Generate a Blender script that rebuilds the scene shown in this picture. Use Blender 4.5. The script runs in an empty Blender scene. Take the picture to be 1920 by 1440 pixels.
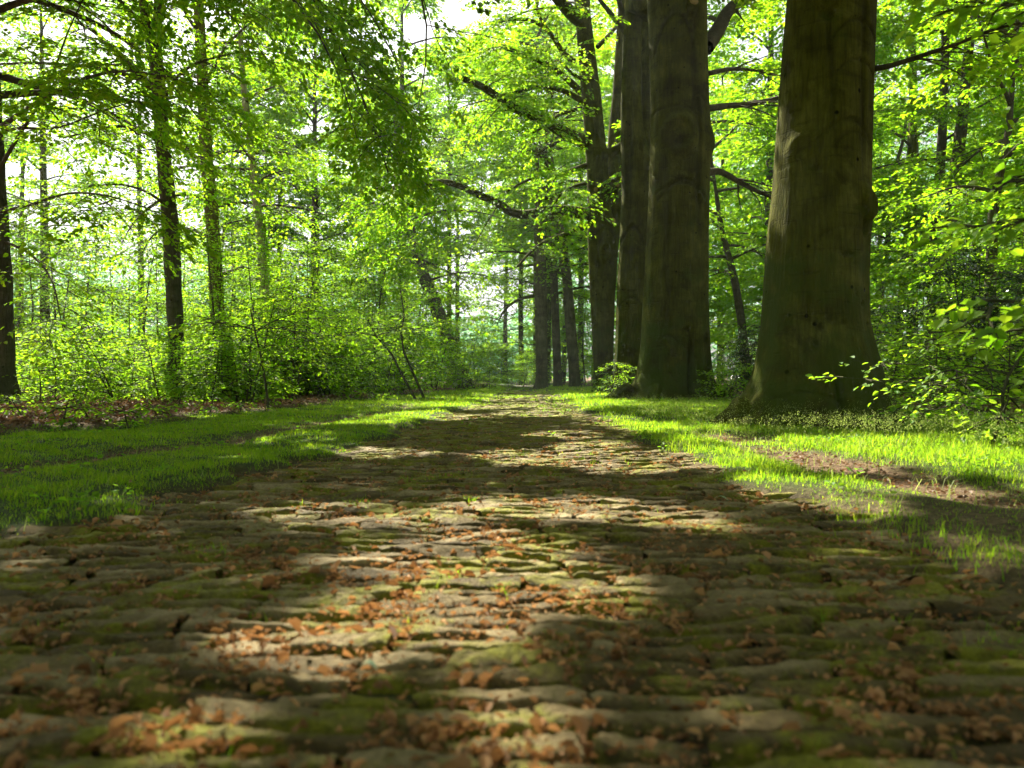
import bpy, math, numpy as np
from math import radians, sin, cos, pi
R = np.random.default_rng(11)
C = bpy.context.scene
COL = C.collection
F = 1500.0          # focal length in pixels of the 1920 px wide photograph
HZ = 706.0          # horizon row
CH = 0.5            # camera height

# ------------------------------------------------------------------ helpers
def at(px, py, d):
    return np.array([(px - 960.0) * d / F, d, CH + (HZ - py) * d / F])
def up(px, d):
    return (px - 960.0) * d / F
def nrm(a):
    a = np.asarray(a, float)
    return a / np.maximum(np.linalg.norm(a, axis=-1, keepdims=True), 1e-9)
def smooth(a, b, x):
    t = np.clip((np.asarray(x, float) - a) / (b - a), 0, 1)
    return t * t * (3 - 2 * t)
def wob(x, y, s=1.0, seed=0.0):
    x = np.asarray(x, float) / s; y = np.asarray(y, float) / s
    return (np.sin(1.7 * x + 2.3 * y + seed) + np.sin(-2.9 * x + 1.3 * y + 1.3 + seed * 2) + np.sin(3.7 * x + 4.1 * y + 2.1 + seed * .7)
            + .7 * np.sin(6.1 * x - 5.3 * y + .4 + seed) + .5 * np.sin(9.7 * x + 8.9 * y + 4 - seed)) / 3.0

SUN_AZ, SUN_EL = radians(-24), radians(47)
SUN = np.array([sin(SUN_AZ) * cos(SUN_EL), cos(SUN_AZ) * cos(SUN_EL), sin(SUN_EL)])

def mesh_from(name, V, faces, mats, smoothf=False, attr=None, attr2=None):
    """faces: list of (k,n) index arrays (all faces of one array have n corners)"""
    me = bpy.data.meshes.new(name)
    V = np.asarray(V, np.float32)
    faces = [np.asarray(f, np.int32) for f in faces if len(f)]
    loops = np.concatenate([f.ravel() for f in faces])
    starts, o = [], 0
    for f in faces:
        starts.append(o + np.arange(len(f), dtype=np.int32) * f.shape[1]); o += f.size
    starts = np.concatenate(starts)
    me.vertices.add(len(V)); me.vertices.foreach_set('co', V.ravel())
    me.loops.add(len(loops)); me.loops.foreach_set('vertex_index', loops)
    me.polygons.add(len(starts)); me.polygons.foreach_set('loop_start', starts.astype(np.int32))
    if not isinstance(mats, (list, tuple)): mats = [mats]
    for m in mats: me.materials.append(m)
    me.update(calc_edges=True)
    me.polygons.foreach_set('use_smooth', np.full(len(starts), bool(smoothf)))
    for nm, a in (('v', attr), ('w', attr2)):
        if a is not None:
            at_ = me.attributes.new(nm, 'FLOAT', 'POINT')
            at_.data.foreach_set('value', np.asarray(a, np.float32))
    me.validate()
    return me

def link(name, me, parent=None, base=None):
    o = bpy.data.objects.new(name, me); COL.objects.link(o)
    if parent is not None: o.parent = parent
    if name in ('branches', 'twigs'): o['kind'] = 'stuff'      # hundreds of thin shoots on one plant
    return o
def tag(o, label, cat, group=None, kind=None):
    if label: o['label'] = label
    if cat: o['category'] = cat
    if group: o['group'] = group
    if kind: o['kind'] = kind
    return o
def thing(name, label, cat, loc, group=None, rz=0.0):
    o = bpy.data.objects.new(name, None); COL.objects.link(o)
    o.location = [float(v) for v in loc]; o.rotation_euler = (0, 0, rz); o.empty_display_size = .2
    return tag(o, label, cat, group)
def copy_tree(o, parent=None):
    c = o.copy(); COL.objects.link(c)
    if parent is not None: c.parent = parent
    for ch in [k for k in bpy.data.objects if k.parent == o]:
        copy_tree(ch, c)
    return c

class Tubes:
    def __init__(s): s.V = []; s.Fq = []; s.n = 0; s.A = []
    def add(s, pts, rad, sides=5):
        pts = np.asarray(pts, float); m = len(pts)
        rad = np.broadcast_to(np.asarray(rad, float), (m,))
        t = np.gradient(pts, axis=0); t = nrm(t)
        avg = nrm(pts[-1] - pts[0]); ref = np.array([0, 0, 1.0]) if abs(avg[2]) < .8 else np.array([0, 1.0, 0])
        a = nrm(np.cross(t, ref)); b = np.cross(t, a)
        th = np.arange(sides) * 2 * pi / sides
        ring = pts[:, None, :] + rad[:, None, None] * (np.cos(th)[None, :, None] * a[:, None, :] + np.sin(th)[None, :, None] * b[:, None, :])
        s.V.append(ring.reshape(-1, 3))
        i = np.arange(m - 1)[:, None] * sides; j = np.arange(sides)[None, :]; j2 = (j + 1) % sides
        q = np.stack([i + j, i + j2, i + sides + j2, i + sides + j], -1).reshape(-1, 4) + s.n
        s.Fq.append(q); s.n += m * sides
    def mesh(s, name, mat, off=(0, 0, 0)):
        return mesh_from(name, np.concatenate(s.V) - np.asarray(off), [np.concatenate(s.Fq)], mat, True)

def leaf_arrays(P, D, N, L, W, fine=True, curl=0.12):
    D = nrm(D); N = nrm(N - (N * D).sum(-1, keepdims=True) * D); S = np.cross(D, N)
    L = np.broadcast_to(np.asarray(L, float), (len(P),))[:, None]; W = np.broadcast_to(np.asarray(W, float), (len(P),))[:, None]
    n = len(P); k = np.arange(n)[:, None]
    if fine:
        fo = curl * W * N
        V = np.stack([P, P + D * .3 * L + S * .5 * W + fo, P + D * .7 * L + S * .4 * W + fo * .8 - N * .03 * L, P + D * L - N * .1 * L,
                      P + D * .7 * L - S * .4 * W + fo * .8 - N * .03 * L, P + D * .3 * L - S * .5 * W + fo], 1).reshape(-1, 3)
        Q = np.concatenate([k * 6 + np.array([[0, 1, 2, 3]]), k * 6 + np.array([[0, 3, 4, 5]])])
        return V, Q, 6
    V = np.stack([P, P + D * .45 * L + S * .5 * W + .08 * W * N, P + D * L - N * .06 * L, P + D * .45 * L - S * .5 * W + .08 * W * N], 1).reshape(-1, 3)
    return V, k * 4 + np.array([[0, 1, 2, 3]]), 4

# ---- sunlit patches on the ground (where the photograph's canopy has gaps) : pixel ellipse -> ground ellipse
LIT = []
for (px, py, rx, ry, p) in [
    (1090, 862, 200, 15, 1), (1120, 836, 70, 7, 1), (1060, 815, 60, 6, 1), (960, 850, 60, 7, 1), (715, 852, 75, 7, 1), (1200, 880, 110, 8, .9),
    (560, 960, 100, 12, .7), (740, 972, 130, 17, 1), (900, 955, 90, 14, .9), (1090, 960, 190, 22, 1), (1280, 985, 90, 12, .8),
    (870, 1082, 120, 26, 1), (900, 1140, 140, 34, 1), (1070, 1110, 80, 34, 1), (830, 1190, 70, 26, .7), (650, 1192, 95, 36, 1), (770, 1150, 60, 26, .9), (1030, 1165, 60, 24, .7), (700, 1050, 60, 14, .7),
    (330, 1385, 110, 14, .7), (1050, 1405, 120, 14, .7), (900, 1060, 190, 55, .9), (800, 1165, 170, 40, .9), (960, 1120, 150, 50, .9),
    (1880, 905, 150, 62, 1), (1560, 872, 220, 16, 1), (1380, 868, 120, 14, 1), (1700, 928, 150, 16, 1), (1480, 925, 70, 22, .8), (1590, 950, 50, 20, .8),
    (1210, 802, 60, 12, 1), (1150, 790, 60, 8, .8), (1430, 838, 160, 14, .8), (1700, 845, 160, 22, .75), (1330, 810, 60, 9, .6), (1860, 830, 90, 20, .7),
    (800, 782, 110, 7, 1), (690, 800, 80, 7, .7), (1010, 776, 80, 5, 1), (1000, 757, 50, 4, 1), (880, 765, 70, 4, .9), (1060, 770, 60, 4, .8), (960, 747, 120, 4, .8), (1120, 760, 80, 5, .9), (1100, 745, 70, 4, .8),
    (540, 828, 90, 8, .5), (420, 870, 70, 8, .4), (600, 845, 70, 5, .5), (1030, 1035, 130, 18, .5), (250, 1000, 60, 8, .3)]:
    d0, d1 = CH * F / max(py - ry - HZ, 3), CH * F / (py + ry - HZ)
    dc = (d0 + d1) / 2
    LIT.append(((px - 960) * dc / F, dc, rx * dc / F + .05, max((d0 - d1) / 2, .06) + .06, p))
LIT = np.array(LIT)
def lit_prob(x, y, broad=True):
    x = np.asarray(x); y = np.asarray(y)
    out = np.zeros(x.shape)
    nz = np.maximum(1 + .3 * wob(x, y, .35, 1.0) + .15 * wob(x, y, .12, 5.0), .75)
    for cx, cy, rx, ry, p in LIT:
        q = ((x - cx) / rx) ** 2 + ((y - cy) / ry) ** 2
        out = np.maximum(out, p * (q < nz ** 2))
    if not broad: return out
    # undergrowth beyond the verges and the far part of the walk stand in broken sun
    out = np.maximum(out, .85 * ((x < -3.5 - .25 * wob(x, y, 1.5)) & (y > 7)))
    out = np.maximum(out, np.where(y > 12.5, .82, .28) * ((x > 4.2 + .3 * wob(x, y, 1.2)) & (y > 6)))
    out = np.maximum(out, .75 * (y > 18.5))
    return out
def shade_filter(P, rng, broad=True):
    """keep mask: leaves whose shadow would fall into a sunlit patch are gaps in the canopy"""
    g = P - SUN * (P[:, 2:3] / SUN[2])
    pr = lit_prob(g[:, 0], g[:, 1], broad)
    return rng.random(len(P)) >= pr

# ------------------------------------------------------------------ node helpers / materials
def newmat(name):
    m = bpy.data.materials.new(name); m.use_nodes = True
    nt = m.node_tree; nt.nodes.clear()
    return m, nt, nt.nodes, nt.links
def ramp(nodes, stops):
    r = nodes.new('ShaderNodeValToRGB'); e = r.color_ramp.elements
    e[0].position, e[0].color = stops[0][0], (*stops[0][1], 1)
    e[1].position, e[1].color = stops[-1][0], (*stops[-1][1], 1)
    for p, c in stops[1:-1]:
        k = e.new(p); k.color = (*c, 1)
    return r
def noise(nodes, links, vec, scale, detail=4, rough=.6, dist=0):
    n = nodes.new('ShaderNodeTexNoise'); n.inputs['Scale'].default_value = scale; n.inputs['Detail'].default_value = detail
    n.inputs['Roughness'].default_value = rough; n.inputs['Distortion'].default_value = dist
    if vec is not None: links.new(vec, n.inputs['Vector'])
    return n
def mapr(nodes, links, src, a, b, c=0, d=1):
    n = nodes.new('ShaderNodeMapRange'); n.inputs[1].default_value = a; n.inputs[2].default_value = b; n.inputs[3].default_value = c; n.inputs[4].default_value = d
    links.new(src, n.inputs[0]); return n.outputs[0]
def mixc(nodes, links, fac, a, b):
    n = nodes.new('ShaderNodeMix'); n.data_type = 'RGBA'
    for s, v in ((0, fac), (6, a), (7, b)):
        if isinstance(v, (int, float)): n.inputs[s].default_value = v
        elif isinstance(v, tuple): n.inputs[s].default_value = (*v, 1)
        else: links.new(v, n.inputs[s])
    return n.outputs[2]
def mth(nodes, links, op, a, b=None):
    n = nodes.new('ShaderNodeMath'); n.operation = op
    for s, v in ((0, a), (1, b)):
        if v is None: continue
        if isinstance(v, (int, float)): n.inputs[s].default_value = v
        else: links.new(v, n.inputs[s])
    return n.outputs[0]

def leaf_mat(name, refl, trans, rough=.45, spec=.35, fac=.5):
    m, nt, N, L = newmat(name)
    a = N.new('ShaderNodeAttribute'); a.attribute_name = 'v'
    r1 = ramp(N, [(0, refl[0]), (1, refl[1])]); r2 = ramp(N, [(0, trans[0]), (1, trans[1])])
    L.new(a.outputs['Fac'], r1.inputs[0]); L.new(a.outputs['Fac'], r2.inputs[0])
    p = N.new('ShaderNodeBsdfPrincipled'); p.inputs['Roughness'].default_value = rough; p.inputs['Specular IOR Level'].default_value = spec
    t = N.new('ShaderNodeBsdfTranslucent'); L.new(r1.outputs[0], p.inputs['Base Color']); L.new(r2.outputs[0], t.inputs['Color'])
    mx = N.new('ShaderNodeMixShader'); mx.inputs[0].default_value = fac
    L.new(p.outputs[0], mx.inputs[1]); L.new(t.outputs[0], mx.inputs[2])
    o = N.new('ShaderNodeOutputMaterial'); L.new(mx.outputs[0], o.inputs[0])
    return m

M_LEAF = leaf_mat('beech_leaf', ((.055, .14, .006), (.14, .245, .010)), ((.25, .64, .008), (.58, .83, .022)), .6, .1)
M_LEAFN = leaf_mat('fresh_leaf', ((.05, .135, .008), (.13, .225, .012)), ((.27, .66, .012), (.58, .82, .03)), .55, .14)
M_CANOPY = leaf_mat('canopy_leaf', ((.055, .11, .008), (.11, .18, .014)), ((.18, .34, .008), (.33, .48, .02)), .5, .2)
M_HOLLY = leaf_mat('holly_leaf', ((.012, .04, .01), (.03, .075, .018)), ((.05, .12, .01), (.09, .2, .02)), .18, .7, .25)
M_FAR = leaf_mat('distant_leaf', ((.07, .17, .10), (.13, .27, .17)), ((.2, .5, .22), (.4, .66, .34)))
M_GRASS = leaf_mat('grass_blade', ((.055, .14, .005), (.18, .25, .018)), ((.24, .60, .008), (.62, .78, .035)), .6, .1)
M_SEED = leaf_mat('grass_seedhead', ((.16, .22, .04), (.32, .36, .10)), ((.25, .38, .05), (.42, .5, .12)), .6, .2)
M_DEAD = leaf_mat('dead_leaf', ((.10, .052, .022), (.50, .30, .14)), ((.2, .08, .02), (.5, .24, .08)), .7, .15, .3)
M_LITTER = leaf_mat('litter_leaf', ((.09, .045, .022), (.36, .22, .125)), ((.12, .05, .015), (.25, .13, .05)), .55, .35, .25)

def bark_mat(name, c1, c2, c3, moss=(.05, .075, .012), mossamt=.5, vert=1.0, scale=1.0, bump=.5):
    m, nt, N, L = newmat(name)
    tc = N.new('ShaderNodeTexCoord').outputs['Object']
    mp = N.new('ShaderNodeMapping'); mp.inputs['Scale'].default_value = (9 * scale, 9 * scale, .9 * scale); L.new(tc, mp.inputs[0])
    mh = N.new('ShaderNodeMapping'); mh.inputs['Scale'].default_value = (2.4 * scale, 2.4 * scale, 11 * scale); L.new(tc, mh.inputs[0])
    mf = N.new('ShaderNodeMapping'); mf.inputs['Scale'].default_value = (34 * scale, 34 * scale, 3 * scale); L.new(tc, mf.inputs[0])
    nv = noise(N, L, mp.outputs[0], 1, 5, .65, .3); nh = noise(N, L, mh.outputs[0], 1, 4, .6, .6); nf = noise(N, L, mf.outputs[0], 1, 4, .7, .2)
    nb = noise(N, L, tc, 2.2 * scale, 5, .6); ns = noise(N, L, tc, 40, 3, .6)
    f = mth(N, L, 'ADD', mth(N, L, 'MULTIPLY', nv.outputs[0], .24), mth(N, L, 'MULTIPLY', nb.outputs[0], .76))
    cr = ramp(N, [(.3, c1), (.5, c2), (.7, c3)]); L.new(f, cr.inputs[0])
    # wrinkles
    wr = mapr(N, L, nh.outputs[0], .36, .44, 0, 1)
    col = mixc(N, L, mth(N, L, 'MULTIPLY', mth(N, L, 'SUBTRACT', 1, wr), .28), cr.outputs[0], tuple(v * .35 for v in c1))
    fine = mapr(N, L, nf.outputs[0], .36, .62, .66, 1.14)
    vm = N.new('ShaderNodeVectorMath'); vm.operation = 'SCALE'; L.new(col, vm.inputs[0]); L.new(fine, vm.inputs['Scale'])
    # pits
    vo = N.new('ShaderNodeTexVoronoi'); vo.inputs['Scale'].default_value = 4.2 * scale; L.new(tc, vo.inputs['Vector'])
    pit = mapr(N, L, vo.outputs['Distance'], .06, .11, 0, 1)
    col2 = mixc(N, L, pit, tuple(v * .2 for v in c1), vm.outputs[0])
    # moss, more towards the base
    sx = N.new('ShaderNodeSeparateXYZ'); L.new(tc, sx.inputs[0])
    hz = mapr(N, L, sx.outputs[2], 0, 3.4, .22, -.04)
    mm = mapr(N, L, mth(N, L, 'ADD', noise(N, L, tc, 1.3, 6, .7).outputs[0], hz), .56, .70, 0, mossamt)
    li = noise(N, L, tc, 3.1, 9, .72, .5); st = noise(N, L, tc, 1.1, 7, .7, .8)
    col2 = mixc(N, L, mapr(N, L, li.outputs[0], .55, .68, 0, .5), col2, tuple(v * 1.15 for v in c3))
    col2 = mixc(N, L, mapr(N, L, st.outputs[0], .44, .36, 0, .6), col2, tuple(v * .5 for v in c1))
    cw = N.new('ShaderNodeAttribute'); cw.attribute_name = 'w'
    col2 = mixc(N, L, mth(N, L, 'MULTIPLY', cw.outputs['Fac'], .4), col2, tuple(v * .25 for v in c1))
    col3 = mixc(N, L, mm, col2, moss)
    p = N.new('ShaderNodeBsdfPrincipled'); p.inputs['Roughness'].default_value = .9; p.inputs['Specular IOR Level'].default_value = .05
    L.new(col3, p.inputs['Base Color'])
    hgt = mth(N, L, 'ADD', mth(N, L, 'ADD', mth(N, L, 'MULTIPLY', nv.outputs[0], .5 * vert), mth(N, L, 'MULTIPLY', wr, .12)), mth(N, L, 'ADD', mth(N, L, 'MULTIPLY', nf.outputs[0], .55 * vert), mth(N, L, 'MULTIPLY', pit, .5)))
    bp = N.new('ShaderNodeBump'); bp.inputs['Strength'].default_value = bump; bp.inputs['Distance'].default_value = .03
    L.new(hgt, bp.inputs['Height']); L.new(bp.outputs[0], p.inputs['Normal'])
    o = N.new('ShaderNodeOutputMaterial'); L.new(p.outputs[0], o.inputs[0])
    return m
M_BARK = bark_mat('beech_bark', (.030, .030, .003), (.068, .069, .006), (.128, .132, .022), moss=(.045, .065, .006), mossamt=.95, bump=1.0)
M_BARKD = bark_mat('oak_bark', (.055, .048, .036), (.095, .085, .06), (.15, .13, .09), mossamt=.4, bump=.9, vert=1.6, scale=1.5)
M_TWIG = bark_mat('twig_bark', (.05, .045, .03), (.085, .075, .05), (.13, .115, .075), mossamt=.35, bump=.4, scale=2)
M_BARKL = bark_mat('skylit_bark', (.07, .062, .02), (.13, .118, .04), (.2, .185, .08), mossamt=.6, bump=.6)  # paler copy of the bark: sky light on far trunks put into the colour
M_BIRCH = bark_mat('birch_bark', (.16, .14, .1), (.32, .3, .22), (.5, .47, .38), mossamt=.45, bump=.5, scale=1.3, vert=.4)
M_CUT = bark_mat('cut_wood', (.22, .14, .06), (.32, .22, .1), (.42, .3, .16), mossamt=0, bump=.2)

# ------------------------------------------------------------------ ground
PL = np.array([(0, -1.75), (3, -1.5), (5, -1.12), (10, -.88), (19, -.45), (30, -.1), (60, .3)])
PR = np.array([(0, 1.45), (3, 1.15), (5, 1.07), (10, 1.0), (19, 1.2), (30, 1.25), (60, 1.6)])
LB = np.array([(0, -5.0), (5, -4.5), (7, -4.0), (8, -3.65), (11.7, -3.5), (17, -2.95), (26, -1.9), (34, -1.2), (70, -1)])
RB = np.array([(0, 6), (7, 5.6), (10, 5.6), (13, 5.2), (20, 5.0), (30, 3.6), (40, 3), (70, 3)])
TL = np.array([(0, -3.6), (4, -2.62), (5.6, -2.12), (8.4, -1.85), (12.7, -1.72), (22, -1.3)])
ip = lambda T, y: np.interp(y, T[:, 0], T[:, 1])
def path_edge_noise(x, y): return .16 * wob(x, y, .5, 3)
def zones(x, y):
    x = np.asarray(x, float); y = np.asarray(y, float)
    n = path_edge_noise(x, y)
    inpath = smooth(-.12, .12, np.minimum(x - ip(PL, y), ip(PR, y) - x) + n)
    ver = smooth(-.25, .25, np.minimum(x - ip(LB, y), ip(RB, y) - x) + 1.5 * n)
    track = np.exp(-((x - ip(TL, y) + .5 * n) / .16) ** 2) * smooth(2, 4, y) * smooth(17, 11, y) * .85
    bare = smooth(1.5, .6, np.sqrt(((x - 1.72 + .12 * (y - 4.5)) / .24) ** 2 + ((y - 4.3) / 1.25) ** 2) + .9 * n)
    bare = np.maximum(bare, .9 * smooth(1.5, .6, np.sqrt(((x - 1.75) / .34) ** 2 + ((y - 6.4) / .6) ** 2) + n))
    near_r = smooth(3.9, 2.5, y) * (x > 0) * .75
    grass = ver * (1 - inpath) * (1 - track) * (1 - bare) * (1 - near_r)
    # the far half of the paved strip is overgrown
    grass = np.maximum(grass, ver * inpath * smooth(5, 11, y) * smooth(-.25, .25, wob(x, y * .35, .8, 7) + .55 * np.abs((x - .5 * (ip(PL, y) + ip(PR, y)))) - .15))
    return inpath, ver, grass, np.maximum(track, bare)
def gz(x, y):
    x = np.asarray(x, float); y = np.asarray(y, float)
    inpath, ver, g, b = zones(x, y)
    z = .012 * wob(x, y, 1.1, 2) + .03 * wob(x, y, 3.1, 4) * (1 - inpath)
    z = z * smooth(90, 40, y) + (1 - inpath) * .025 - inpath * .023 - (1 - inpath) * b * .03
    z = z + (1 - ver) * .06 * (np.abs(x) < 40)
    return z

def build_ground():
    xs = np.unique(np.concatenate([np.linspace(-8, 8, 270), np.linspace(-30, 30, 160), np.sinh(np.linspace(-6, 6, 60)) * 2]))
    ys = np.unique(np.concatenate([np.linspace(.3, 14, 260), np.linspace(-12, 60, 190), 60 + np.sinh(np.linspace(0, 5.3, 25)) * 4, [-60, -400]]))
    X, Y = np.meshgrid(xs, ys, indexing='xy')
    Z = gz(X, Y)
    inpath, ver, g, b = zones(X, Y)
    V = np.stack([X, Y, Z], -1).reshape(-1, 3)
    nx, ny = len(xs), len(ys)
    i = (np.arange(ny - 1)[:, None] * nx + np.arange(nx - 1)[None, :]).ravel()
    Q = np.stack([i, i + 1, i + nx + 1, i + nx], -1)
    m, nt, N, L = newmat('forest_floor')
    av = N.new('ShaderNodeAttribute'); av.attribute_name = 'v'; aw = N.new('ShaderNodeAttribute'); aw.attribute_name = 'w'
    tc = N.new('ShaderNodeTexCoord').outputs['Object']
    n1 = noise(N, L, tc, 30, 6, .7); n2 = noise(N, L, tc, 4, 5, .6); n3 = noise(N, L, tc, 140, 3, .6)
    lit = ramp(N, [(.3, (.05, .03, .017)), (.5, (.13, .08, .043)), (.68, (.29, .19, .11))]); L.new(n1.outputs[0], lit.inputs[0])
    gr = ramp(N, [(.3, (.025, .04, .008)), (.55, (.05, .08, .012)), (.7, (.09, .09, .03))]); L.new(n1.outputs[0], gr.inputs[0])
    jo = ramp(N, [(.35, (.028, .024, .014)), (.5, (.055, .045, .025)), (.6, (.075, .10, .015)), (.7, (.13, .17, .02))])
    L.new(mth(N, L, 'ADD', mth(N, L, 'MULTIPLY', n2.outputs[0], .7), mth(N, L, 'MULTIPLY', n1.outputs[0], .3)), jo.inputs[0])
    c = mixc(N, L, av.outputs['Fac'], lit.outputs[0], gr.outputs[0])
    c = mixc(N, L, aw.outputs['Fac'], c, jo.outputs[0])
    p = N.new('ShaderNodeBsdfPrincipled'); p.inputs['Roughness'].default_value = .9; p.inputs['Specular IOR Level'].default_value = .15
    L.new(c, p.inputs['Base Color'])
    bp = N.new('ShaderNodeBump'); bp.inputs['Strength'].default_value = .9; bp.inputs['Distance'].default_value = .03
    L.new(mth(N, L, 'ADD', n1.outputs[0], mth(N, L, 'MULTIPLY', n3.outputs[0], .5)), bp.inputs['Height']); L.new(bp.outputs[0], p.inputs['Normal'])
    o = N.new('ShaderNodeOutputMaterial'); L.new(p.outputs[0], o.inputs[0])
    me = mesh_from('ground', V, [Q], m, True, g.ravel(), (inpath).ravel())
    tag(link('ground', me), None, None, kind='structure')
build_ground()

# ------------------------------------------------------------------ cobbled path
def stone_mat():
    m, nt, N, L = newmat('cobblestone')
    tc = N.new('ShaderNodeTexCoord').outputs['Object']
    av = N.new('ShaderNodeAttribute'); av.attribute_name = 'v'; aw = N.new('ShaderNodeAttribute'); aw.attribute_name = 'w'
    n1 = noise(N, L, tc, 22, 6, .65); n2 = noise(N, L, tc, 3.3, 5, .65, .4); n3 = noise(N, L, tc, 85, 8, .75)
    f = mth(N, L, 'ADD', mth(N, L, 'MULTIPLY', n1.outputs[0], .55), mth(N, L, 'MULTIPLY', av.outputs['Fac'], .45))
    cr = ramp(N, [(.25, (.075, .054, .018)), (.5, (.155, .115, .046)), (.75, (.30, .24, .12))]); L.new(f, cr.inputs[0])
    sp = mapr(N, L, n3.outputs[0], .3, .62, .55, 1.15)
    vm = N.new('ShaderNodeVectorMath'); vm.operation = 'SCALE'; L.new(cr.outputs[0], vm.inputs[0]); L.new(sp, vm.inputs['Scale'])
    # dirt on the low flanks, moss in patches
    dirt = mixc(N, L, mapr(N, L, aw.outputs['Fac'], .25, .8, 1, 0), vm.outputs[0], (.05, .042, .025))
    mo = mth(N, L, 'ADD', n2.outputs[0], mth(N, L, 'MULTIPLY', mth(N, L, 'SUBTRACT', 1, aw.outputs['Fac']), .14))
    mo = mth(N, L, 'ADD', mo, mth(N, L, 'MULTIPLY', mth(N, L, 'SUBTRACT', n1.outputs[0], .5), .35))
    sy = N.new('ShaderNodeSeparateXYZ'); L.new(tc, sy.inputs[0])
    mo = mth(N, L, 'ADD', mo, mapr(N, L, sy.outputs[1], 3.5, 9, 0, .07))
    mf = mapr(N, L, mo, .485, .61, 0, .9)
    mc = ramp(N, [(.3, (.085, .095, .008)), (.7, (.28, .27, .018))]); L.new(n3.outputs[0], mc.inputs[0])
    c = mixc(N, L, mf, dirt, mc.outputs[0])
    p = N.new('ShaderNodeBsdfPrincipled'); p.inputs['Roughness'].default_value = .75; p.inputs['Specular IOR Level'].default_value = .15
    L.new(c, p.inputs['Base Color'])
    bp = N.new('ShaderNodeBump'); bp.inputs['Strength'].default_value = 1; bp.inputs['Distance'].default_value = .02
    L.new(mth(N, L, 'ADD', n1.outputs[0], mth(N, L, 'ADD', mth(N, L, 'MULTIPLY', n3.outputs[0], .35), mth(N, L, 'MULTIPLY', mf, .5))), bp.inputs['Height']); L.new(bp.outputs[0], p.inputs['Normal'])
    o = N.new('ShaderNodeOutputMaterial'); L.new(p.outputs[0], o.inputs[0])
    return m

STONES = []
def build_path():
    rng = np.random.default_rng(5)
    rows, y = [], .62
    S = []
    while y < 27:
        dep = rng.uniform(.058, .088)
        l, r = float(ip(PL, y)) - .2, float(ip(PR, y)) + .2
        if y < 3: l -= .5; r += .6
        x = l + rng.uniform(-.15, 0)
        while x < r:
            w = rng.uniform(.15, .31)
            S.append((x + w / 2, y + dep / 2, w - rng.uniform(-.004, .010), dep - rng.uniform(.013, .029)))
            x += w
        y += dep
    S = np.array(S)
    S[:, 1] += .005 * rng.normal(size=len(S)) + .007 * wob(S[:, 0], S[:, 1], .8, 2)
    edge = np.minimum(S[:, 0] - ip(PL, S[:, 1]), ip(PR, S[:, 1]) - S[:, 0])
    keep = (edge > -.18 + .2 * rng.normal(size=len(S)) * .5) | (S[:, 1] < 2.4)
    keep &= rng.random(len(S)) > smooth(9, 20, S[:, 1]) * .8
    S = S[keep]
    global STONES; STONES = S
    out = []
    for lo, hi, nu, nv in ((0, 3.2, 17, 11), (3.2, 7, 11, 7), (7, 40, 7, 5)):
        s = S[(S[:, 1] >= lo) & (S[:, 1] < hi)]
        n = len(s)
        u = np.linspace(-1, 1, nu); u = np.sign(u) * np.abs(u) ** .62; v = np.linspace(-1, 1, nv); v = np.sign(v) * np.abs(v) ** .62
        U, Vv = np.meshgrid(u, v, indexing='ij'); U = U[None]; Vv = Vv[None]
        p1, p2, p3 = (rng.uniform(0, 6.28, (n, 1, 1)) for _ in range(3))
        a = s[:, 2, None, None] / 2; b = s[:, 3, None, None] / 2
        # rounded rectangle outline
        k = 1 - .05 * (np.abs(U) ** 3) * (np.abs(Vv) ** 3)
        skew = rng.normal(size=(n, 1, 1)) * .12
        X = a * (U * k + .06 * np.sin(2.2 * Vv + p1)) + skew * Vv * b
        Y = b * (Vv * k * (1 + .10 * np.sin(2.4 * U + p2) + .06 * np.sin(9 * U + p3)) + .08 * np.sin(2.8 * U + p3) + .05 * np.sin(7 * U + p1) + .03 * np.sin(15 * U + p2))
        e = np.abs(U) ** 16 * .26 + np.abs(Vv) ** rng.uniform(7, 15, (n, 1, 1)) * .95
        fall = np.clip(e, 0, 1.4)
        top = .002 + rng.normal(size=(n, 1, 1)) * .0036
        tx = rng.normal(size=(n, 1, 1)) * .006; ty = rng.normal(size=(n, 1, 1)) * .0045
        Z = top + tx * U + ty * Vv - .040 * fall ** 1.4 - .001 * (U ** 2) - .003 * Vv ** 2 + .0035 * np.sin(2.6 * U + p1 + 1.5 * Vv) + .002 * np.sin(6 * U + 4 * Vv + p2) + .0016 * np.sin(11 * U - 3 * Vv + p3)
        wob_ = .012 * wob(s[:, 0], s[:, 1], 1.1, 2)[:, None, None]
        V = np.stack([X + s[:, 0, None, None], Y + s[:, 1, None, None], Z + wob_], -1).reshape(-1, 3)
        Wt = (1 - np.clip(fall, 0, 1) * np.ones_like(Z)).ravel()
        At = np.repeat(rng.random(n), nu * nv)
        i = (np.arange(nu - 1)[:, None] * nv + np.arange(nv - 1)[None, :]).ravel()
        q = np.stack([i, i + nv, i + nv + 1, i + 1], -1)
        Q = (q[None] + (np.arange(n) * nu * nv)[:, None, None]).reshape(-1, 4)
        out.append((V, Q, At, Wt))
    off = 0; VV, QQ, AA, WW = [], [], [], []
    for V, Q, A, W in out:
        VV.append(V); QQ.append(Q + off); AA.append(A); WW.append(W); off += len(V)
    me = mesh_from('path', np.concatenate(VV), [np.concatenate(QQ)], stone_mat(), True, np.concatenate(AA), np.concatenate(WW))
    tag(link('path', me), None, None, kind='structure')
build_path()

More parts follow.
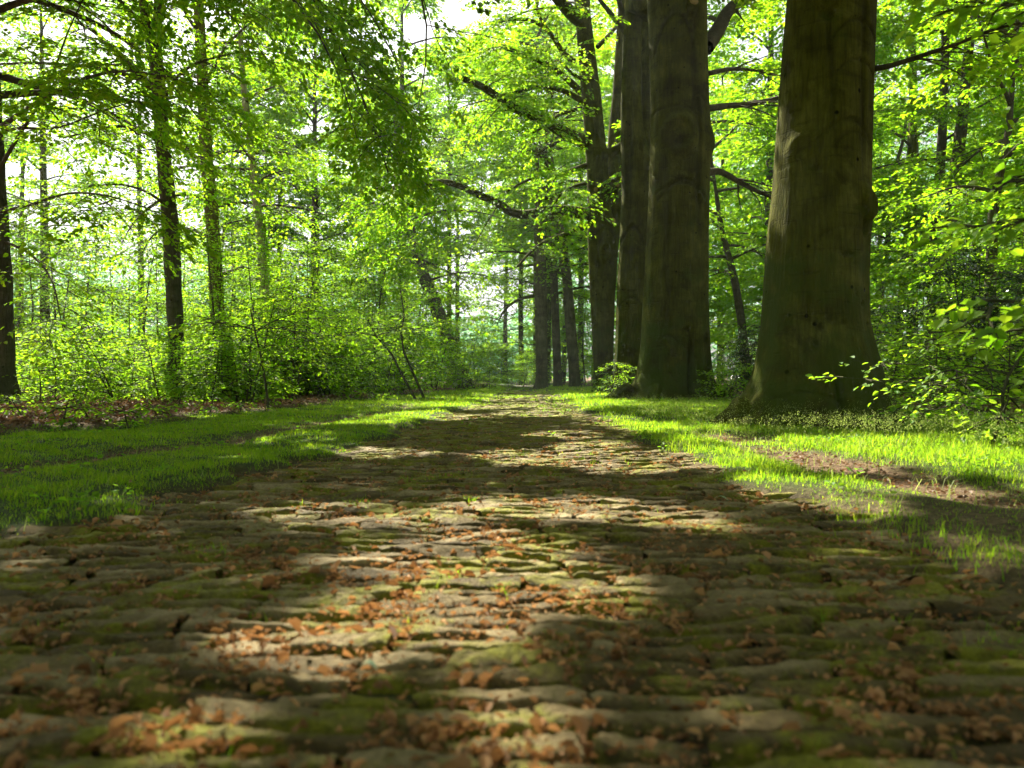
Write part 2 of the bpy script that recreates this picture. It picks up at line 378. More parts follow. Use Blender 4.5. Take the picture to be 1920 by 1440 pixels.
# ------------------------------------------------------------------ grass and litter (stuff)
def blades(P, h, w, lean, rng, name, kindlabel, mat):
    n = len(P)
    az = rng.uniform(0, 2 * pi, n); d = np.stack([np.cos(az), np.sin(az), np.zeros(n)], -1); s = np.stack([-np.sin(az), np.cos(az), np.zeros(n)], -1)
    h = h[:, None]; w = w[:, None]; l = lean[:, None]
    upv = np.array([[0, 0, 1.0]])
    m1 = P + upv * h * .5 + d * l * h * .22; t = P + upv * h * (1 - .25 * l) + d * l * h * .8
    V = np.stack([P - s * w, P + s * w, m1 + s * w * .85, m1 - s * w * .85, t], 1).reshape(-1, 3)
    k = np.arange(n)[:, None] * 5
    Q = k + np.array([[0, 1, 2, 3]]); T = k + np.array([[3, 2, 4]])
    me = mesh_from(name, V, [Q, T], mat, True, np.repeat(rng.random(n), 5))
    return tag(link(name, me), None, None, kind='stuff')

def build_grass():
    rng = np.random.default_rng(21)
    Ps, hs, ws = [], [], []
    for (y0, y1, dens, hm, wm) in ((1.6, 5, 9500, 1.0, .0012), (5, 9, 5500, 1.0, .0018), (9, 15, 2000, 1.05, .0032), (15, 26, 520, 1.15, .006), (26, 40, 160, 1.3, .01)):
        x0, x1 = -6.5, 7.5
        n = int(dens * (x1 - x0) * (y1 - y0))
        x = rng.uniform(x0, x1, n); y = rng.uniform(y0, y1, n)
        k = np.abs(x) < y * .68 + .5; x, y = x[k], y[k]
        _, ver, g, b = zones(x, y)
        cl = np.clip(.7 + .6 * wob(x, y, .22, 9) + .3 * wob(x, y, .07, 4), .08, 1)
        k = rng.random(len(x)) < g * cl
        x, y, g = x[k], y[k], g[k]
        tall = .034 + .022 * (1 + wob(x, y, .5, 3)) * .6
        right = (x > 1.0)
        tall = tall + right * (.025 + .03 * np.clip(wob(x, y, .45, 8), -.6, 1)) * smooth(9, 5, y)
        tall = tall * (1 - .6 * right * smooth(4.4, 3.2, y)) + right * .012 + .02 * smooth(10, 16, y)
        Ps.append(np.stack([x, y, gz(x, y) - .005], -1)); hs.append(tall * rng.uniform(.35, 1.25, len(x)) * (.75 + .35 * wob(x, y, .3, 6)) * hm * (.5 + .5 * g)); ws.append(np.full(len(x), wm) * rng.uniform(.7, 1.4, len(x)))
    # tufts in the joints of the paving
    S = STONES[(STONES[:, 1] < 12)]
    pick = S[rng.random(len(S)) < .14 + .5 * smooth(3.2, 7, S[:, 1])]
    ex = rng.choice([-.5, .5], len(pick)); 
    cx = pick[:, 0] + ex * pick[:, 2] * 1.04; cy = pick[:, 1] + rng.uniform(-.6, .6, len(pick)) * pick[:, 3]
    rightish = smooth(.6, 1.4, cx) * smooth(4.2, 2, cy) * 0 + 1
    cnt = rng.integers(5, 26, len(pick)); idx = np.repeat(np.arange(len(pick)), cnt)
    x = cx[idx] + rng.normal(size=len(idx)) * .022; y = cy[idx] + rng.normal(size=len(idx)) * .018
    Ps.append(np.stack([x, y, np.full(len(x), -.03)], -1)); hs.append(rng.uniform(.02, .065, len(x)) * (1 - .35 * smooth(4, 8, y))); ws.append(rng.uniform(.0008, .0016, len(x)) * (1 + smooth(4, 10, y)))
    # right edge clumps
    c = np.array([(up(px, CH * F / (py - HZ)), CH * F / (py - HZ)) for px, py in ((1610, 985), (1640, 975), (1560, 960), (1800, 1040), (1850, 1060), (1900, 1075), (1760, 1020), (1700, 990), (1890, 1200), (1840, 1195), (1430, 900), (1500, 915), (1390, 880), (560, 950), (670, 945), (880, 940), (400, 1035), (380, 1030), (330, 940), (250, 960))])
    cnt = rng.integers(30, 120, len(c)); idx = np.repeat(np.arange(len(c)), cnt)
    sc = np.where(c[:, 0] > .9, .09, .035)[idx]
    x = c[idx, 0] + rng.normal(size=len(idx)) * sc; y = c[idx, 1] + rng.normal(size=len(idx)) * sc
    Ps.append(np.stack([x, y, gz(x, y)], -1)); hs.append(rng.uniform(.02, .06, len(x))); ws.append(rng.uniform(.0009, .0018, len(x)))
    P = np.concatenate(Ps); h = np.concatenate(hs); w = np.concatenate(ws)
    blades(P, h, w, rng.uniform(.25, 1.25, len(P)), rng, 'grass', '', M_GRASS)
    # flowering stalks over the right verge
    n = 5200
    x = rng.uniform(1.2, 5, n); y = rng.uniform(3, 10, n); _, v, g, b = zones(x, y)
    k = (rng.random(n) < g * .8) & (np.abs(x) < y * .7); x, y = x[k], y[k]
    hh = rng.uniform(.14, .24, len(x)) * np.where(y > 7.4, 1.1, .85)
    P = np.stack([x, y, gz(x, y) + hh], -1)
    P2 = np.repeat(P, 7, 0); m = len(P2)
    P2 = P2 + rng.normal(size=(m, 3)) * np.array([[.012, .012, .018]])
    D = nrm(rng.normal(size=(m, 3)) + np.array([[0, 0, .6]])); Nn = rng.normal(size=(m, 3))
    V, Q, kk = leaf_arrays(P2, D, Nn, .011, .004, False)
    tag(link('grass_seedheads', mesh_from('grass_seedheads', V, [Q], M_SEED, False, np.repeat(rng.random(m), kk))), None, None, kind='stuff')
build_grass()

def verge_extras():
    rng = np.random.default_rng(28)
    # broad-leaved weeds low in the turf
    n = 2600
    y = 2 + 16 * rng.random(n) ** 1.3; x = rng.uniform(-1, 1, n) * (y * .6 + .5)
    _, ver, g, b = zones(x, y); k = (rng.random(n) < g * smooth(-.1, .7, wob(x, y, .6, 31)) * 1.2); c = np.stack([x, y, gz(x, y)], -1)[k]
    idx = np.repeat(np.arange(len(c)), 6); m = len(idx)
    az = rng.uniform(0, 2 * pi, m); D = np.stack([np.cos(az), np.sin(az), rng.uniform(0, .6, m)], -1)
    P = c[idx] + D * np.array([[.018, .018, 0]]) + np.array([[0, 0, 1.0]]) * rng.uniform(.025, .06, m)[:, None]
    V, Q, kk = leaf_arrays(P, D, np.array([[0, 0, 1.0]]) + rng.normal(size=(m, 3)) * .3, rng.uniform(.018, .036, m), rng.uniform(.013, .024, m), True)
    tag(link('verge_weeds', mesh_from('verge_weeds', V, [Q], M_LEAFN, False, np.repeat(rng.random(m) * .6, kk))), None, None, kind='stuff')
    # dry straws
    n = 26000
    y = 1.8 + 12 * rng.random(n) ** 1.2; x = rng.uniform(-1, 1, n) * (y * .66 + .5)
    _, ver, g, b = zones(x, y); k = rng.random(n) < np.clip(.10 * g + .25 * b, 0, 1); x, y = x[k], y[k]
    P = np.stack([x, y, gz(x, y)], -1)
    blades(P, rng.uniform(.04, .11, len(P)), rng.uniform(.0008, .0016, len(P)) * (1 + .1 * y), rng.uniform(.6, 1.7, len(P)), rng, 'dry_grass', '', M_SEED)
verge_extras()

def build_litter():
    rng = np.random.default_rng(31)
    # curled dead leaves and bud scales on the paving
    n = 190000
    y = .55 + 9.5 * rng.random(n) ** 2.0; x = rng.uniform(-1, 1, n) * (y * .72 + .25)
    st = STONES[rng.integers(0, len(STONES), n)]; st = st[np.argsort(rng.random(n))]
    near = STONES[STONES[:, 1] < 10.5]; st = near[np.minimum((rng.random(n) ** 2.0 * len(near)).astype(int), len(near) - 1)]
    side = rng.random(n) < .7; a_ = rng.uniform(-.55, .55, n); sg_ = rng.choice([-.52, .52], n); rim = rng.random(n) < .72
    x = np.where(rim, st[:, 0] + np.where(side, a_, sg_) * st[:, 2] + rng.normal(size=n) * .008, x); y = np.where(rim, st[:, 1] + np.where(side, sg_, a_) * st[:, 3] + rng.normal(size=n) * .008, y)
    inp, ver, g, b = zones(x, y)
    cl = smooth(-.15, .75, wob(x, y, .28, 13) + .5 * wob(x, y, .09, 3))
    keep = (.2 + .8 * cl) * np.clip(inp + (y < 3.0) * 1.0 + 1.0 * b, .12, 1)
    keep *= (.45 + .55 * smooth(5.5, 2, y)) * (.85 + .15 * smooth(.9, 1.5, y))
    for px, py, s, a in ((640, 1195, .10, 3), (860, 1145, .08, 2), (770, 1080, .07, 2), (300, 1390, .12, .9), (1050, 1400, .10, .9), (1300, 1390, .1, .4), (60, 1370, .08, .6), (1010, 1120, .08, 2), (560, 1060, .15, 1)):
        d = CH * F / (py - HZ); cx = up(px, d)
        keep = keep * (1 + a * np.exp(-((x - cx) ** 2 + (y - d) ** 2) / (2 * s * s)))
    k = rng.random(n) < keep * np.where(rim, .95, .4)
    x, y = x[k], y[k]; n = len(x)
    # they gather in the joints: lower when away from stone tops
    jz = np.where(rim[k], rng.uniform(-.012, .006, n), rng.uniform(-.004, .012, n))
    sz = rng.uniform(.008, .026, n) * np.where(rng.random(n) < .55, .5, 1) * np.where(rng.random(n) < .06, 1.7, 1)
    P = np.stack([x, y, jz + .012 * wob(x, y, 1.1, 2)], -1)
    az = rng.uniform(0, 2 * pi, n); D = np.stack([np.cos(az), np.sin(az), rng.uniform(-.15, .7, n)], -1)
    Nn = np.stack([rng.normal(size=n) * .5, rng.normal(size=n) * .5, np.ones(n)], -1)
    V, Q, kk = leaf_arrays(P, D, Nn, sz, sz * rng.uniform(.16, .55, n), True, rng.uniform(.2, 1.3, n)[:, None])
    tag(link('fallen_leaves', mesh_from('fallen_leaves', V, [Q], M_DEAD, False, np.repeat(rng.random(n) ** .8, kk))), None, None, kind='stuff')
    # brown beech litter of the wood floor and the bare tracks
    n = 90000
    y = 3 + 24 * rng.random(n) ** 1.25; x = rng.uniform(-1, 1, n) * (y * .7 + .5)
    inp, ver, g, b = zones(x, y)
    k = rng.random(n) < np.clip((1 - ver) * 1.0 + b * .5 + .012, 0, 1) * (1 - .6 * smooth(10, 24, y))
    x, y = x[k], y[k]; n = len(x)
    sz = rng.uniform(.035, .075, n) * (1 - .6 * np.clip(ver[k] * 1.2, 0, 1))
    P = np.stack([x, y, gz(x, y) + rng.uniform(.0, .025, n)], -1)
    az = rng.uniform(0, 2 * pi, n); D = np.stack([np.cos(az), np.sin(az), rng.normal(size=n) * .3], -1)
    Nn = np.stack([rng.normal(size=n) * .45, rng.normal(size=n) * .45, np.ones(n)], -1)
    V, Q, kk = leaf_arrays(P, D, Nn, sz, sz * rng.uniform(.45, .65, n), True, rng.uniform(.1, .6, n)[:, None])
    tag(link('leaf_litter', mesh_from('leaf_litter', V, [Q], M_LITTER, False, np.repeat(rng.random(n), kk))), None, None, kind='stuff')
build_litter()

# ------------------------------------------------------------------ trees
def trunk_profile(prof, d, H, base_z=-.12, knots=(), flutes=(), nth=120, dz=.03, seed=0, top_r=.1, lean=(0, 0), front=None, roots=(), mz=None):
    """prof: (row, left col, right col) of the silhouette at distance d -> trunk mesh arrays in world space"""
    rng = np.random.default_rng(seed)
    prof = sorted(prof, key=lambda p: -p[0])
    z = np.array([CH + (HZ - p[0]) * d / F for p in prof]); xl = np.array([up(p[1], d) for p in prof]); xr = np.array([up(p[2], d) for p in prof])
    zt = z[-1]
    # continue above the frame
    c_top = (xl[-1] + xr[-1]) / 2; r_top = (xr[-1] - xl[-1]) / 2; slope = ((xl[-1] + xr[-1]) - (xl[-2] + xr[-2])) / 2 / max(z[-1] - z[-2], .1)
    if H > zt + .3:
        z = np.append(z, H); cc = c_top + np.clip(slope, -.12, .12) * (H - zt); z[-1] = H
        xl = np.append(xl, cc - top_r); xr = np.append(xr, cc + top_r)
    z[0] = min(z[0], .02)
    Z = np.concatenate([np.arange(base_z, min(zt + 1, z[-1]), dz), np.arange(min(zt + 1, z[-1]), z[-1] + .01, .3)])
    L = np.interp(Z, z, xl); Rr = np.interp(Z, z, xr)
    def soft(a):
        for _ in range(6): a[1:-1] = (a[:-2] + 2 * a[1:-1] + a[2:]) / 4
        return a
    L = soft(L); Rr = soft(Rr)
    iz = np.searchsorted(Z, 1.6 if z[-1] > 3 else z[-1] * .4)
    mid = (L + Rr) / 2; cx = np.where(Z < Z[min(iz, len(Z) - 1)], mid[min(iz, len(Z) - 1)] * .75 + mid * .25, mid)
    cx = soft(cx.copy())
    rl = cx - L; rr = Rr - cx
    th = np.arange(nth) * 2 * pi / nth
    w = (1 - np.cos(th)) / 2
    rad = rr[:, None] * (1 - w)[None] + rl[:, None] * w[None]
    ph = rng.uniform(0, 6.28, 6)
    zz = Z[:, None]; tt = th[None]
    low = np.exp(-np.clip(zz, 0, 9) / .45)
    sd = np.abs(np.sin(tt))          # keep the silhouette itself, flute the front and back
    rad = rad * (1 + .028 * np.sin(3 * tt + ph[0] + .2 * zz) * sd + .02 * np.sin(5 * tt + ph[1] + .35 * zz) + .012 * np.sin(9 * tt + ph[2] - .5 * zz) + .02 * np.sin(1.3 * zz + 2 * tt + ph[3]) * sd)
    rad = rad * (1 + low * (.16 * np.cos(5 * tt + ph[4]) + .10 * np.cos(8 * tt + ph[5])) * sd)
    for (tc_, amp, wd, zl) in roots:
        dd = np.angle(np.exp(1j * (tt - tc_)))
        rad = rad + amp * np.exp(-(dd / wd) ** 2) * np.exp(-np.clip(zz, 0, 9) / zl)
    X = cx[:, None] + lean[0] * zz * 0 + rad * np.cos(tt); Y = d + lean[1] * zz + rad * np.sin(tt)
    # knots and scars on the side that faces the walk
    nx, ny = np.cos(tt), np.sin(tt)
    disp = np.zeros_like(X)
    for (kx, ky, a, b, h, typ) in knots:
        KX, KZ = up(kx, d), CH + (HZ - ky) * d / F; A, B = a * d / F, b * d / F
        q = np.sqrt(((X - KX) / A) ** 2 + ((zz - KZ) / B) ** 2)
        f = (ny < .25)
        if typ == 'eye': disp += f * h * (np.exp(-((q - 1) / .35) ** 2) - .5 * np.exp(-(q / .45) ** 2) + .55 * np.exp(-(q / 1.1) ** 2))
        elif typ == 'bump': disp += f * h * np.exp(-q ** 2)
        elif typ == 'hole': disp -= f * h * np.exp(-q ** 4)
        elif typ == 'brow':   # chinese-moustache branch scar: arch over the knot
            arch = np.abs((zz - KZ) / B + ((X - KX) / A) ** 2)
            disp -= f * h * np.exp(-(arch / .16) ** 2) * (np.abs((X - KX) / A) < 1.15)
        elif typ == 'crease': disp -= f * h * np.exp(-(((X - KX - .3 * A * np.sin(zz * 3 + kx)) / A) ** 2)) * np.exp(-((zz - KZ) / B) ** 4)
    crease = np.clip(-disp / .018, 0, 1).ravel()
    wr = .0012 * np.sin(zz * 38 + 3 * np.sin(tt * 3 + zz) + 2 * np.sin(zz * 2.1)) * smooth(.1, .8, np.sin(zz * 1.7 + tt * 2 + ph[0])) 
    disp += wr
    X = X + nx * disp; Y = Y + ny * disp
    V = np.stack([X, Y, np.broadcast_to(zz, X.shape)], -1).reshape(-1, 3)
    m = len(Z); i = np.arange(m - 1)[:, None] * nth; j = np.arange(nth)[None]; j2 = (j + 1) % nth
    Q = np.stack([i + j, i + j2, i + nth + j2, i + nth + j], -1).reshape(-1, 4)
    return V, Q, (Z, cx), crease

def grow(o, az, el, L, n, rng, droop=.25, wig=.12, up_=0.0):
    """a curved limb: n+1 points"""
    pts = [np.array(o, float)]; st = L / n; e = el; a = az
    for i in range(n):
        a += rng.normal() * wig; e += rng.normal() * wig * .6 - droop / n + up_ / n
        pts.append(pts[-1] + st * np.array([sin(a) * cos(e), cos(a) * cos(e), sin(e)]))
    return np.array(pts)

class Spray:
    """flat beech sprays: origin, direction, length"""
    def __init__(s): s.O = []; s.D = []; s.L = []
    def add(s, o, d, l): s.O.append(o); s.D.append(d); s.L.append(l)
    def leaves(s, rng, k, size, wide=.34, tilt=.38, droop=.12, fine=True, keep=None, aspect=.64):
        O = np.array(s.O); D = nrm(np.array(s.D)); L = np.array(s.L); n = len(O)
        U0 = np.array([[0, 0, 1.0]]) + rng.normal(size=(n, 3)) * .22
        S = nrm(np.cross(D, U0)); Un = np.cross(S, D)
        kk = np.maximum((k * (L / L.mean())).astype(int), 3)
        idx = np.repeat(np.arange(n), kk); m = len(idx)
        t = rng.random(m) ** .8
        sg = rng.choice([-1.0, 1.0], m)
        lat = sg * wide * L[idx] * rng.random(m) ** .8 * np.sin(np.clip(t * .8 + .18, 0, 1) * pi) 
        P = O[idx] + D[idx] * (t * L[idx])[:, None] + S[idx] * lat[:, None] - np.array([[0, 0, 1.0]]) * (droop * L[idx] * (t ** 2 + .5 * (np.abs(lat) / (wide * L[idx] + 1e-6)) ** 2))[:, None]
        P += rng.normal(size=(m, 3)) * .018
        a = sg * rng.uniform(.3, 1.2, m)
        LD = D[idx] * np.cos(a)[:, None] + S[idx] * np.sin(a)[:, None] + rng.normal(size=(m, 3)) * .18 - np.array([[0, 0, .12]])
        NN = Un[idx] + rng.normal(size=(m, 3)) * tilt
        if keep is not None:
            q = keep(P + nrm(LD) * (size * .15)) & keep(P + nrm(LD) * (size * .8)); P, LD, NN = P[q], LD[q], NN[q]; m = len(P)
        ls = size * rng.uniform(.6, 1.2, m)
        V, Q, c = leaf_arrays(P, LD, NN, ls, ls * aspect, fine, .14)
        return V, Q, np.repeat(np.clip(rng.random(m) * .75 + .25 * rng.random(n)[idx][:m] if keep is None else rng.random(m), 0, 1), c)

def limb_growth(T, SP, pts, r0, r1, rng, n_sub, sub_len, spr=.8, start=.3, sides=6, hang=0.0, spread=.9, twig=True, dens=.32, litcheck=False, subr=.45, tap=.75):
    """a limb given by its points, with alternating side branches that carry sprays"""
    pts = np.asarray(pts, float)
    seg = np.linalg.norm(np.diff(pts, axis=0), axis=1); cum = np.concatenate([[0], np.cumsum(seg)]); L = cum[-1]
    m = max(len(pts) * 3, 8); sN = np.linspace(0, L, m)
    P = np.stack([np.interp(sN, cum, pts[:, i]) for i in range(3)], -1)
    for _ in range(2): P[1:-1] = (P[:-2] + 2 * P[1:-1] + P[2:]) / 4
    T.add(P, r0 + (r1 - r0) * (sN / L) ** tap, sides)
    tan = nrm(np.gradient(P, axis=0))
    sg = rng.choice([-1, 1])
    for j in range(n_sub):
        s = start + (1 - start) * (j + rng.random() * .8) / n_sub; sg = -sg
        i = min(int(s * (m - 1)), m - 1); o = P[i]; t = tan[i]
        az = math.atan2(t[0], t[1]) + sg * rng.uniform(.5, 1.25) * spread
        sl = sub_len * rng.uniform(.6, 1.25) * (1.1 - .55 * s)
        sb = grow(o, az, np.clip(math.asin(np.clip(t[2], -1, 1)) * .5, -.3, .7) + rng.normal() * .2 - hang * .4, sl, 5, rng, droop=.25 + hang, wig=.16)
        if litcheck and shade_filter(sb[1:], rng, False).mean() < .55: continue
        rr = max((r0 + (r1 - r0) * s) * subr, .006)
        T.add(sb, np.linspace(rr, .004, 6), 4)
        nsp = max(int(sl / dens), 2); g2 = rng.choice([-1, 1])
        st = nrm(np.gradient(sb, axis=0))
        for q in range(nsp):
            u = .15 + .85 * (q + rng.random()) / nsp; g2 = -g2
            ii = min(int(u * 5), 5); oo = sb[ii] + (sb[min(ii + 1, 5)] - sb[ii]) * (u * 5 - ii)
            a2 = math.atan2(st[ii][0], st[ii][1]) + g2 * rng.uniform(.3, 1.1)
            e2 = np.clip(math.asin(np.clip(st[ii][2], -1, 1)) * .5, -.22, .45) + rng.normal() * .12 - .06 - hang * .3
            dv = np.array([sin(a2) * cos(e2), cos(a2) * cos(e2), sin(e2)]); ln = spr * rng.uniform(.6, 1.25)
            SP.add(oo, dv, ln)
            if twig and not (litcheck and not shade_filter((oo + dv * ln * .5)[None], rng, False)[0]):
                tt_ = np.linspace(0, .85, 4)[:, None]
                T.add(oo + dv * ln * tt_ - np.array([[0, 0, .12 * ln]]) * tt_ ** 2, np.linspace(.005, .002, 4), 3)
        SP.add(sb[-1], st[-1], spr)
    SP.add(P[-1], tan[-1], spr)
    return P

def crown_generic(seed, H, h0, nl, Lmax, leaf, k, nsub=6, spr=1.0, keep=None, fine=False, trunk_r=.16, twig=False, dens=.45, shape=0, mat=None, lean=0):
    """trunk + crown of a woodland tree around the origin; returns (trunk mesh, branch tubes, leaf arrays)"""
    rng = np.random.default_rng(seed)
    tp = grow((0, 0, -.1), rng.uniform(0, 6), pi / 2 - abs(lean), H + .1, 14, rng, droop=0, wig=.035)
    T0 = Tubes(); zz = np.linspace(0, 1, 15)
    T0.add(np.concatenate([tp[:1], tp[:1] + (tp[1:2] - tp[:1]) * .25, tp[1:]]), np.concatenate([[trunk_r * 1.45], [trunk_r * 1.08], trunk_r * (1 - zz[1:]) ** .75 + .015]), 12)
    T, SP = Tubes(), Spray()
    for i in range(nl):
        t = (i + rng.random()) / nl; h = h0 + (H - h0) * t
        o = np.array([np.interp(h, tp[:, 2], tp[:, c]) for c in range(3)])
        L = Lmax * ((1 - t) ** .65 * .85 + .15) * rng.uniform(.65, 1.2) if shape == 0 else Lmax * (np.sin(pi * (t * .85 + .12))) * rng.uniform(.6, 1.15)
        az = i * 2.399 + rng.normal() * .4
        pts = grow(o, az, rng.uniform(.15, .5) + .6 * t, L, 6, rng, droop=.55, wig=.12)
        limb_growth(T, SP, pts, .014 * L + .012, .006, rng, nsub, L * .42, spr, .22, 5, dens=dens, twig=twig)
    lv = SP.leaves(rng, int(k * 1.9), leaf, fine=fine, keep=keep)
    return T0, T, lv

def build_tree(name, label, cat, base, T0, T, lv, bark, leafm, group=None, shift=(0, 0, 0), extra=None):
    r = thing(name, label, cat, base, group)
    if T0 is not None: link('trunk', T0.mesh('trunk', bark, shift), r)
    cr = link('crown', mesh_from('crown', lv[0] - np.asarray(shift), [lv[1]], leafm, False, lv[2]), r)
    if T is not None and T.n: link('branches', T.mesh('branches', bark, shift), cr)
    return r

def profile_tree(name, label, cat, prof, d, H, bark, seed, group=None, **kw):
    V, Q, (Z, cx), crease = trunk_profile(prof, d, H, seed=seed, **kw)
    b = np.array([np.interp(.3, Z, cx), d, 0.0])
    r = thing(name, label, cat, b, group)
    link('trunk', mesh_from('trunk', V - b, [Q], bark, True, None, crease), r)
    return r, b, (Z, cx)

def stub(root, b, px, py, d, dirv, ln, r, name='branch_stub', cut=True, bark=None):
    o = at(px, py, d); dv = nrm(np.array(dirv, float))
    T = Tubes(); T.add(np.array([o - dv * r, o, o + dv * ln * .6, o + dv * ln, o + dv * (ln + .002)]), [r * 1.5, r * 1.15, r, r * .95, .001], 12)
    s = link(name, T.mesh(name, bark or M_BARK, b), root)
    if cut:
        T = Tubes(); T.add(np.array([o + dv * (ln + .004), o + dv * (ln + .012), o + dv * (ln + .013)]), [r * .72, r * .68, .001], 12)
        link('cut_face', T.mesh('cut_face', M_CUT, b), s)

def px_limb(points, d0, d1):
    n = len(points)
    return np.array([at(p[0], p[1], d0 + (d1 - d0) * i / (n - 1)) for i, p in enumerate(points)])

def canopy_for(root, b, trunk_top, rng, centers, k, leaf, spr):
    """high crown above the frame: sprays whose shadow falls on the walk"""

# ---- A: the big beech on the right
A_PROF = [(800, 1346, 1664), (790, 1360, 1660), (770, 1379, 1654), (740, 1399, 1650), (700, 1416, 1642), (650, 1425, 1630), (600, 1430, 1621), (520, 1435, 1620), (440, 1440, 1622), (360, 1449, 1623), (280, 1455, 1624), (200, 1461, 1626), (100, 1468, 1629), (0, 1476, 1633)]
A_K = [(1522, 30, 16, 20, .05, 'eye'), (1520, 55, 12, 14, .05, 'hole'), (1515, 28, 6, 7, .07, 'hole'), (1580, 70, 45, 26, .02, 'brow'), (1560, 250, 55, 30, .016, 'brow'), (1482, 295, 16, 20, .022, 'eye'), (1575, 270, 40, 20, .014, 'brow'),
       (1606, 400, 16, 34, .045, 'bump'), (1600, 395, 11, 22, .035, 'eye'), (1596, 430, 7, 22, .05, 'hole'), (1498, 335, 8, 6, .03, 'hole'), (1500, 620, 6, 8, .03, 'hole'), (1492, 650, 5, 7, .03, 'hole'), (1555, 490, 12, 5, .03, 'hole'), (1590, 575, 7, 5, .025, 'hole'),
       (1540, 610, 5, 6, .02, 'hole'), (1515, 600, 5, 14, .02, 'hole'), (1605, 612, 5, 6, .03, 'hole'), (1570, 560, 4, 5, .02, 'hole'), (1552, 725, 8, 6, .03, 'hole'), (1470, 735, 50, 14, .03, 'brow'), (1520, 760, 7, 50, .09, 'crease'), (1415, 780, 6, 45, .10, 'crease'), (1565, 770, 9, 50, .05, 'crease'), (1643, 760, 5, 40, .07, 'crease'),
       (1485, 770, 38, 40, .06, 'bump'), (1450, 620, 60, 70, .01, 'bump'), (1600, 690, 40, 60, .03, 'bump'), (1525, 150, 5, 120, .02, 'crease'), (1590, 180, 6, 150, .022, 'crease'), (1580, 140, 40, 20, .02, 'brow'), (1500, 480, 40, 12, .01, 'brow'), (1560, 440, 50, 14, .01, 'brow')]
A, bA, axA = profile_tree('beech_tree', 'broadest grey-green beech trunk with flared mossy foot, in the grass right of the path', 'tree', A_PROF, 8.4, 17, M_BARK, 3, knots=A_K, nth=230, dz=.02, top_r=.3, roots=((pi, .22, .25, .16), (3.9, .12, .3, .2), (4.9, .16, .28, .22), (5.6, .15, .25, .2)))
# ---- B: the dark beech in the middle of the row
B_PROF = [(752, 1158, 1345), (742, 1172, 1340), (730, 1184, 1336), (705, 1194, 1333), (650, 1202, 1330), (560, 1207, 1327), (440, 1213, 1327), (330, 1217, 1329), (270, 1219, 1332), (200, 1219, 1326), (100, 1216, 1322), (0, 1212, 1320)]
B_K = [(1263, 270, 24, 30, .11, 'eye'), (1262, 285, 12, 12, .07, 'hole'), (1324, 272, 12, 22, .08, 'bump'), (1262, 355, 34, 12, .05, 'brow'), (1300, 195, 14, 10, .05, 'brow'), (1285, 22, 22, 45, .09, 'bump'), (1255, 45, 30, 50, .05, 'brow'), (1280, 720, 4, 70, .16, 'crease'), (1320, 720, 4, 40, .12, 'crease'), (1222, 720, 8, 60, .1, 'crease'), (1290, 100, 4, 140, .05, 'crease'), (1298, 300, 5, 130, .05, 'crease'), (1240, 400, 6, 170, .03, 'crease'),
       (1254, 733, 14, 18, .14, 'bump'), (1275, 620, 6, 4, .04, 'hole'), (1240, 632, 16, 10, .03, 'brow'), (1315, 636, 5, 9, .05, 'hole'), (1270, 350, 40, 26, .05, 'brow'), (1250, 215, 40, 12, .03, 'brow')]
B, bB, axB = profile_tree('beech_tree', 'dark thick beech trunk with an eye-shaped knot, in front of the paired stems mid row', 'tree', B_PROF, 17.5, 19, M_BARK, 8, knots=B_K, nth=180, dz=.035, top_r=.3, roots=((pi + .35, .6, .22, .22), (4.3, .25, .25, .3), (5.2, .28, .2, .3), (5.9, .3, .22, .3), (.0, .2, .3, .3)))
stub(B, bB, 1294, 22, 16.9, (.1, -1, .45), .22, .13)
def root(parent, b, px, py, d, az, ln, r, rng=np.random.default_rng(4)):
    o = np.array([up(px, d), d, .16]); n = 7; t = np.linspace(0, 1, n)
    a = az + np.cumsum(rng.normal(size=n) * .12)
    P = o + np.stack([np.cumsum(np.sin(a)) * ln / n, np.cumsum(np.cos(a)) * ln / n, -.21 * t ** .8], -1)
    T = Tubes(); T.add(P, r * (1 - t) ** .7 + .02, 14); link('root', T.mesh('root', M_BARK, b), parent)
root(A, bA, 1405, 780, 8.2, -2.0, .55, .13); root(A, bA, 1465, 790, 8.0, -2.7, .45, .15); root(A, bA, 1545, 790, 7.9, 3.0, .4, .15); root(A, bA, 1625, 780, 8.1, 2.2, .55, .13)
root(B, bB, 1190, 735, 17.2, -2.1, 1.1, .2); root(B, bB, 1235, 740, 16.9, -2.9, .7, .2); root(B, bB, 1300, 740, 16.9, 2.8, .7, .18); root(B, bB, 1330, 735, 17.2, 2.1, .8, .16)
# ---- C: forked beech behind B
C_PROF = [(742, 1136, 1210), (730, 1146, 1208), (700, 1151, 1206), (640, 1154, 1206), (540, 1157, 1208), (440, 1162, 1214), (360, 1165, 1218), (290, 1163, 1218), (250, 1163, 1206), (200, 1163, 1201), (100, 1166, 1201), (0, 1172, 1204)]
Cc, bC, axC = profile_tree('beech_tree', 'pale forked beech half hidden behind the dark middle trunk on its left side', 'tree', C_PROF, 21.5, 18, M_BARK, 12, knots=[(1182, 430, 20, 26, .06, 'brow'), (1180, 560, 18, 10, .04, 'brow'), (1175, 320, 5, 90, .05, 'crease')], nth=110, dz=.05, top_r=.2, roots=((pi + .5, .3, .3, .3), (4.6, .2, .3, .3)))
T = Tubes(); T.add(px_limb([(1196, 330), (1206, 270), (1212, 200), (1214, 100), (1216, 0), (1222, -120), (1226, -260)], 21.6, 22.4), np.linspace(.30, .2, 7), 14)
link('fork_stem', T.mesh('fork_stem', M_BARK, bC), Cc)
stub(Cc, bC, 1204, 16, 21.2, (-.75, -.7, -.1), .5, .22, cut=False)
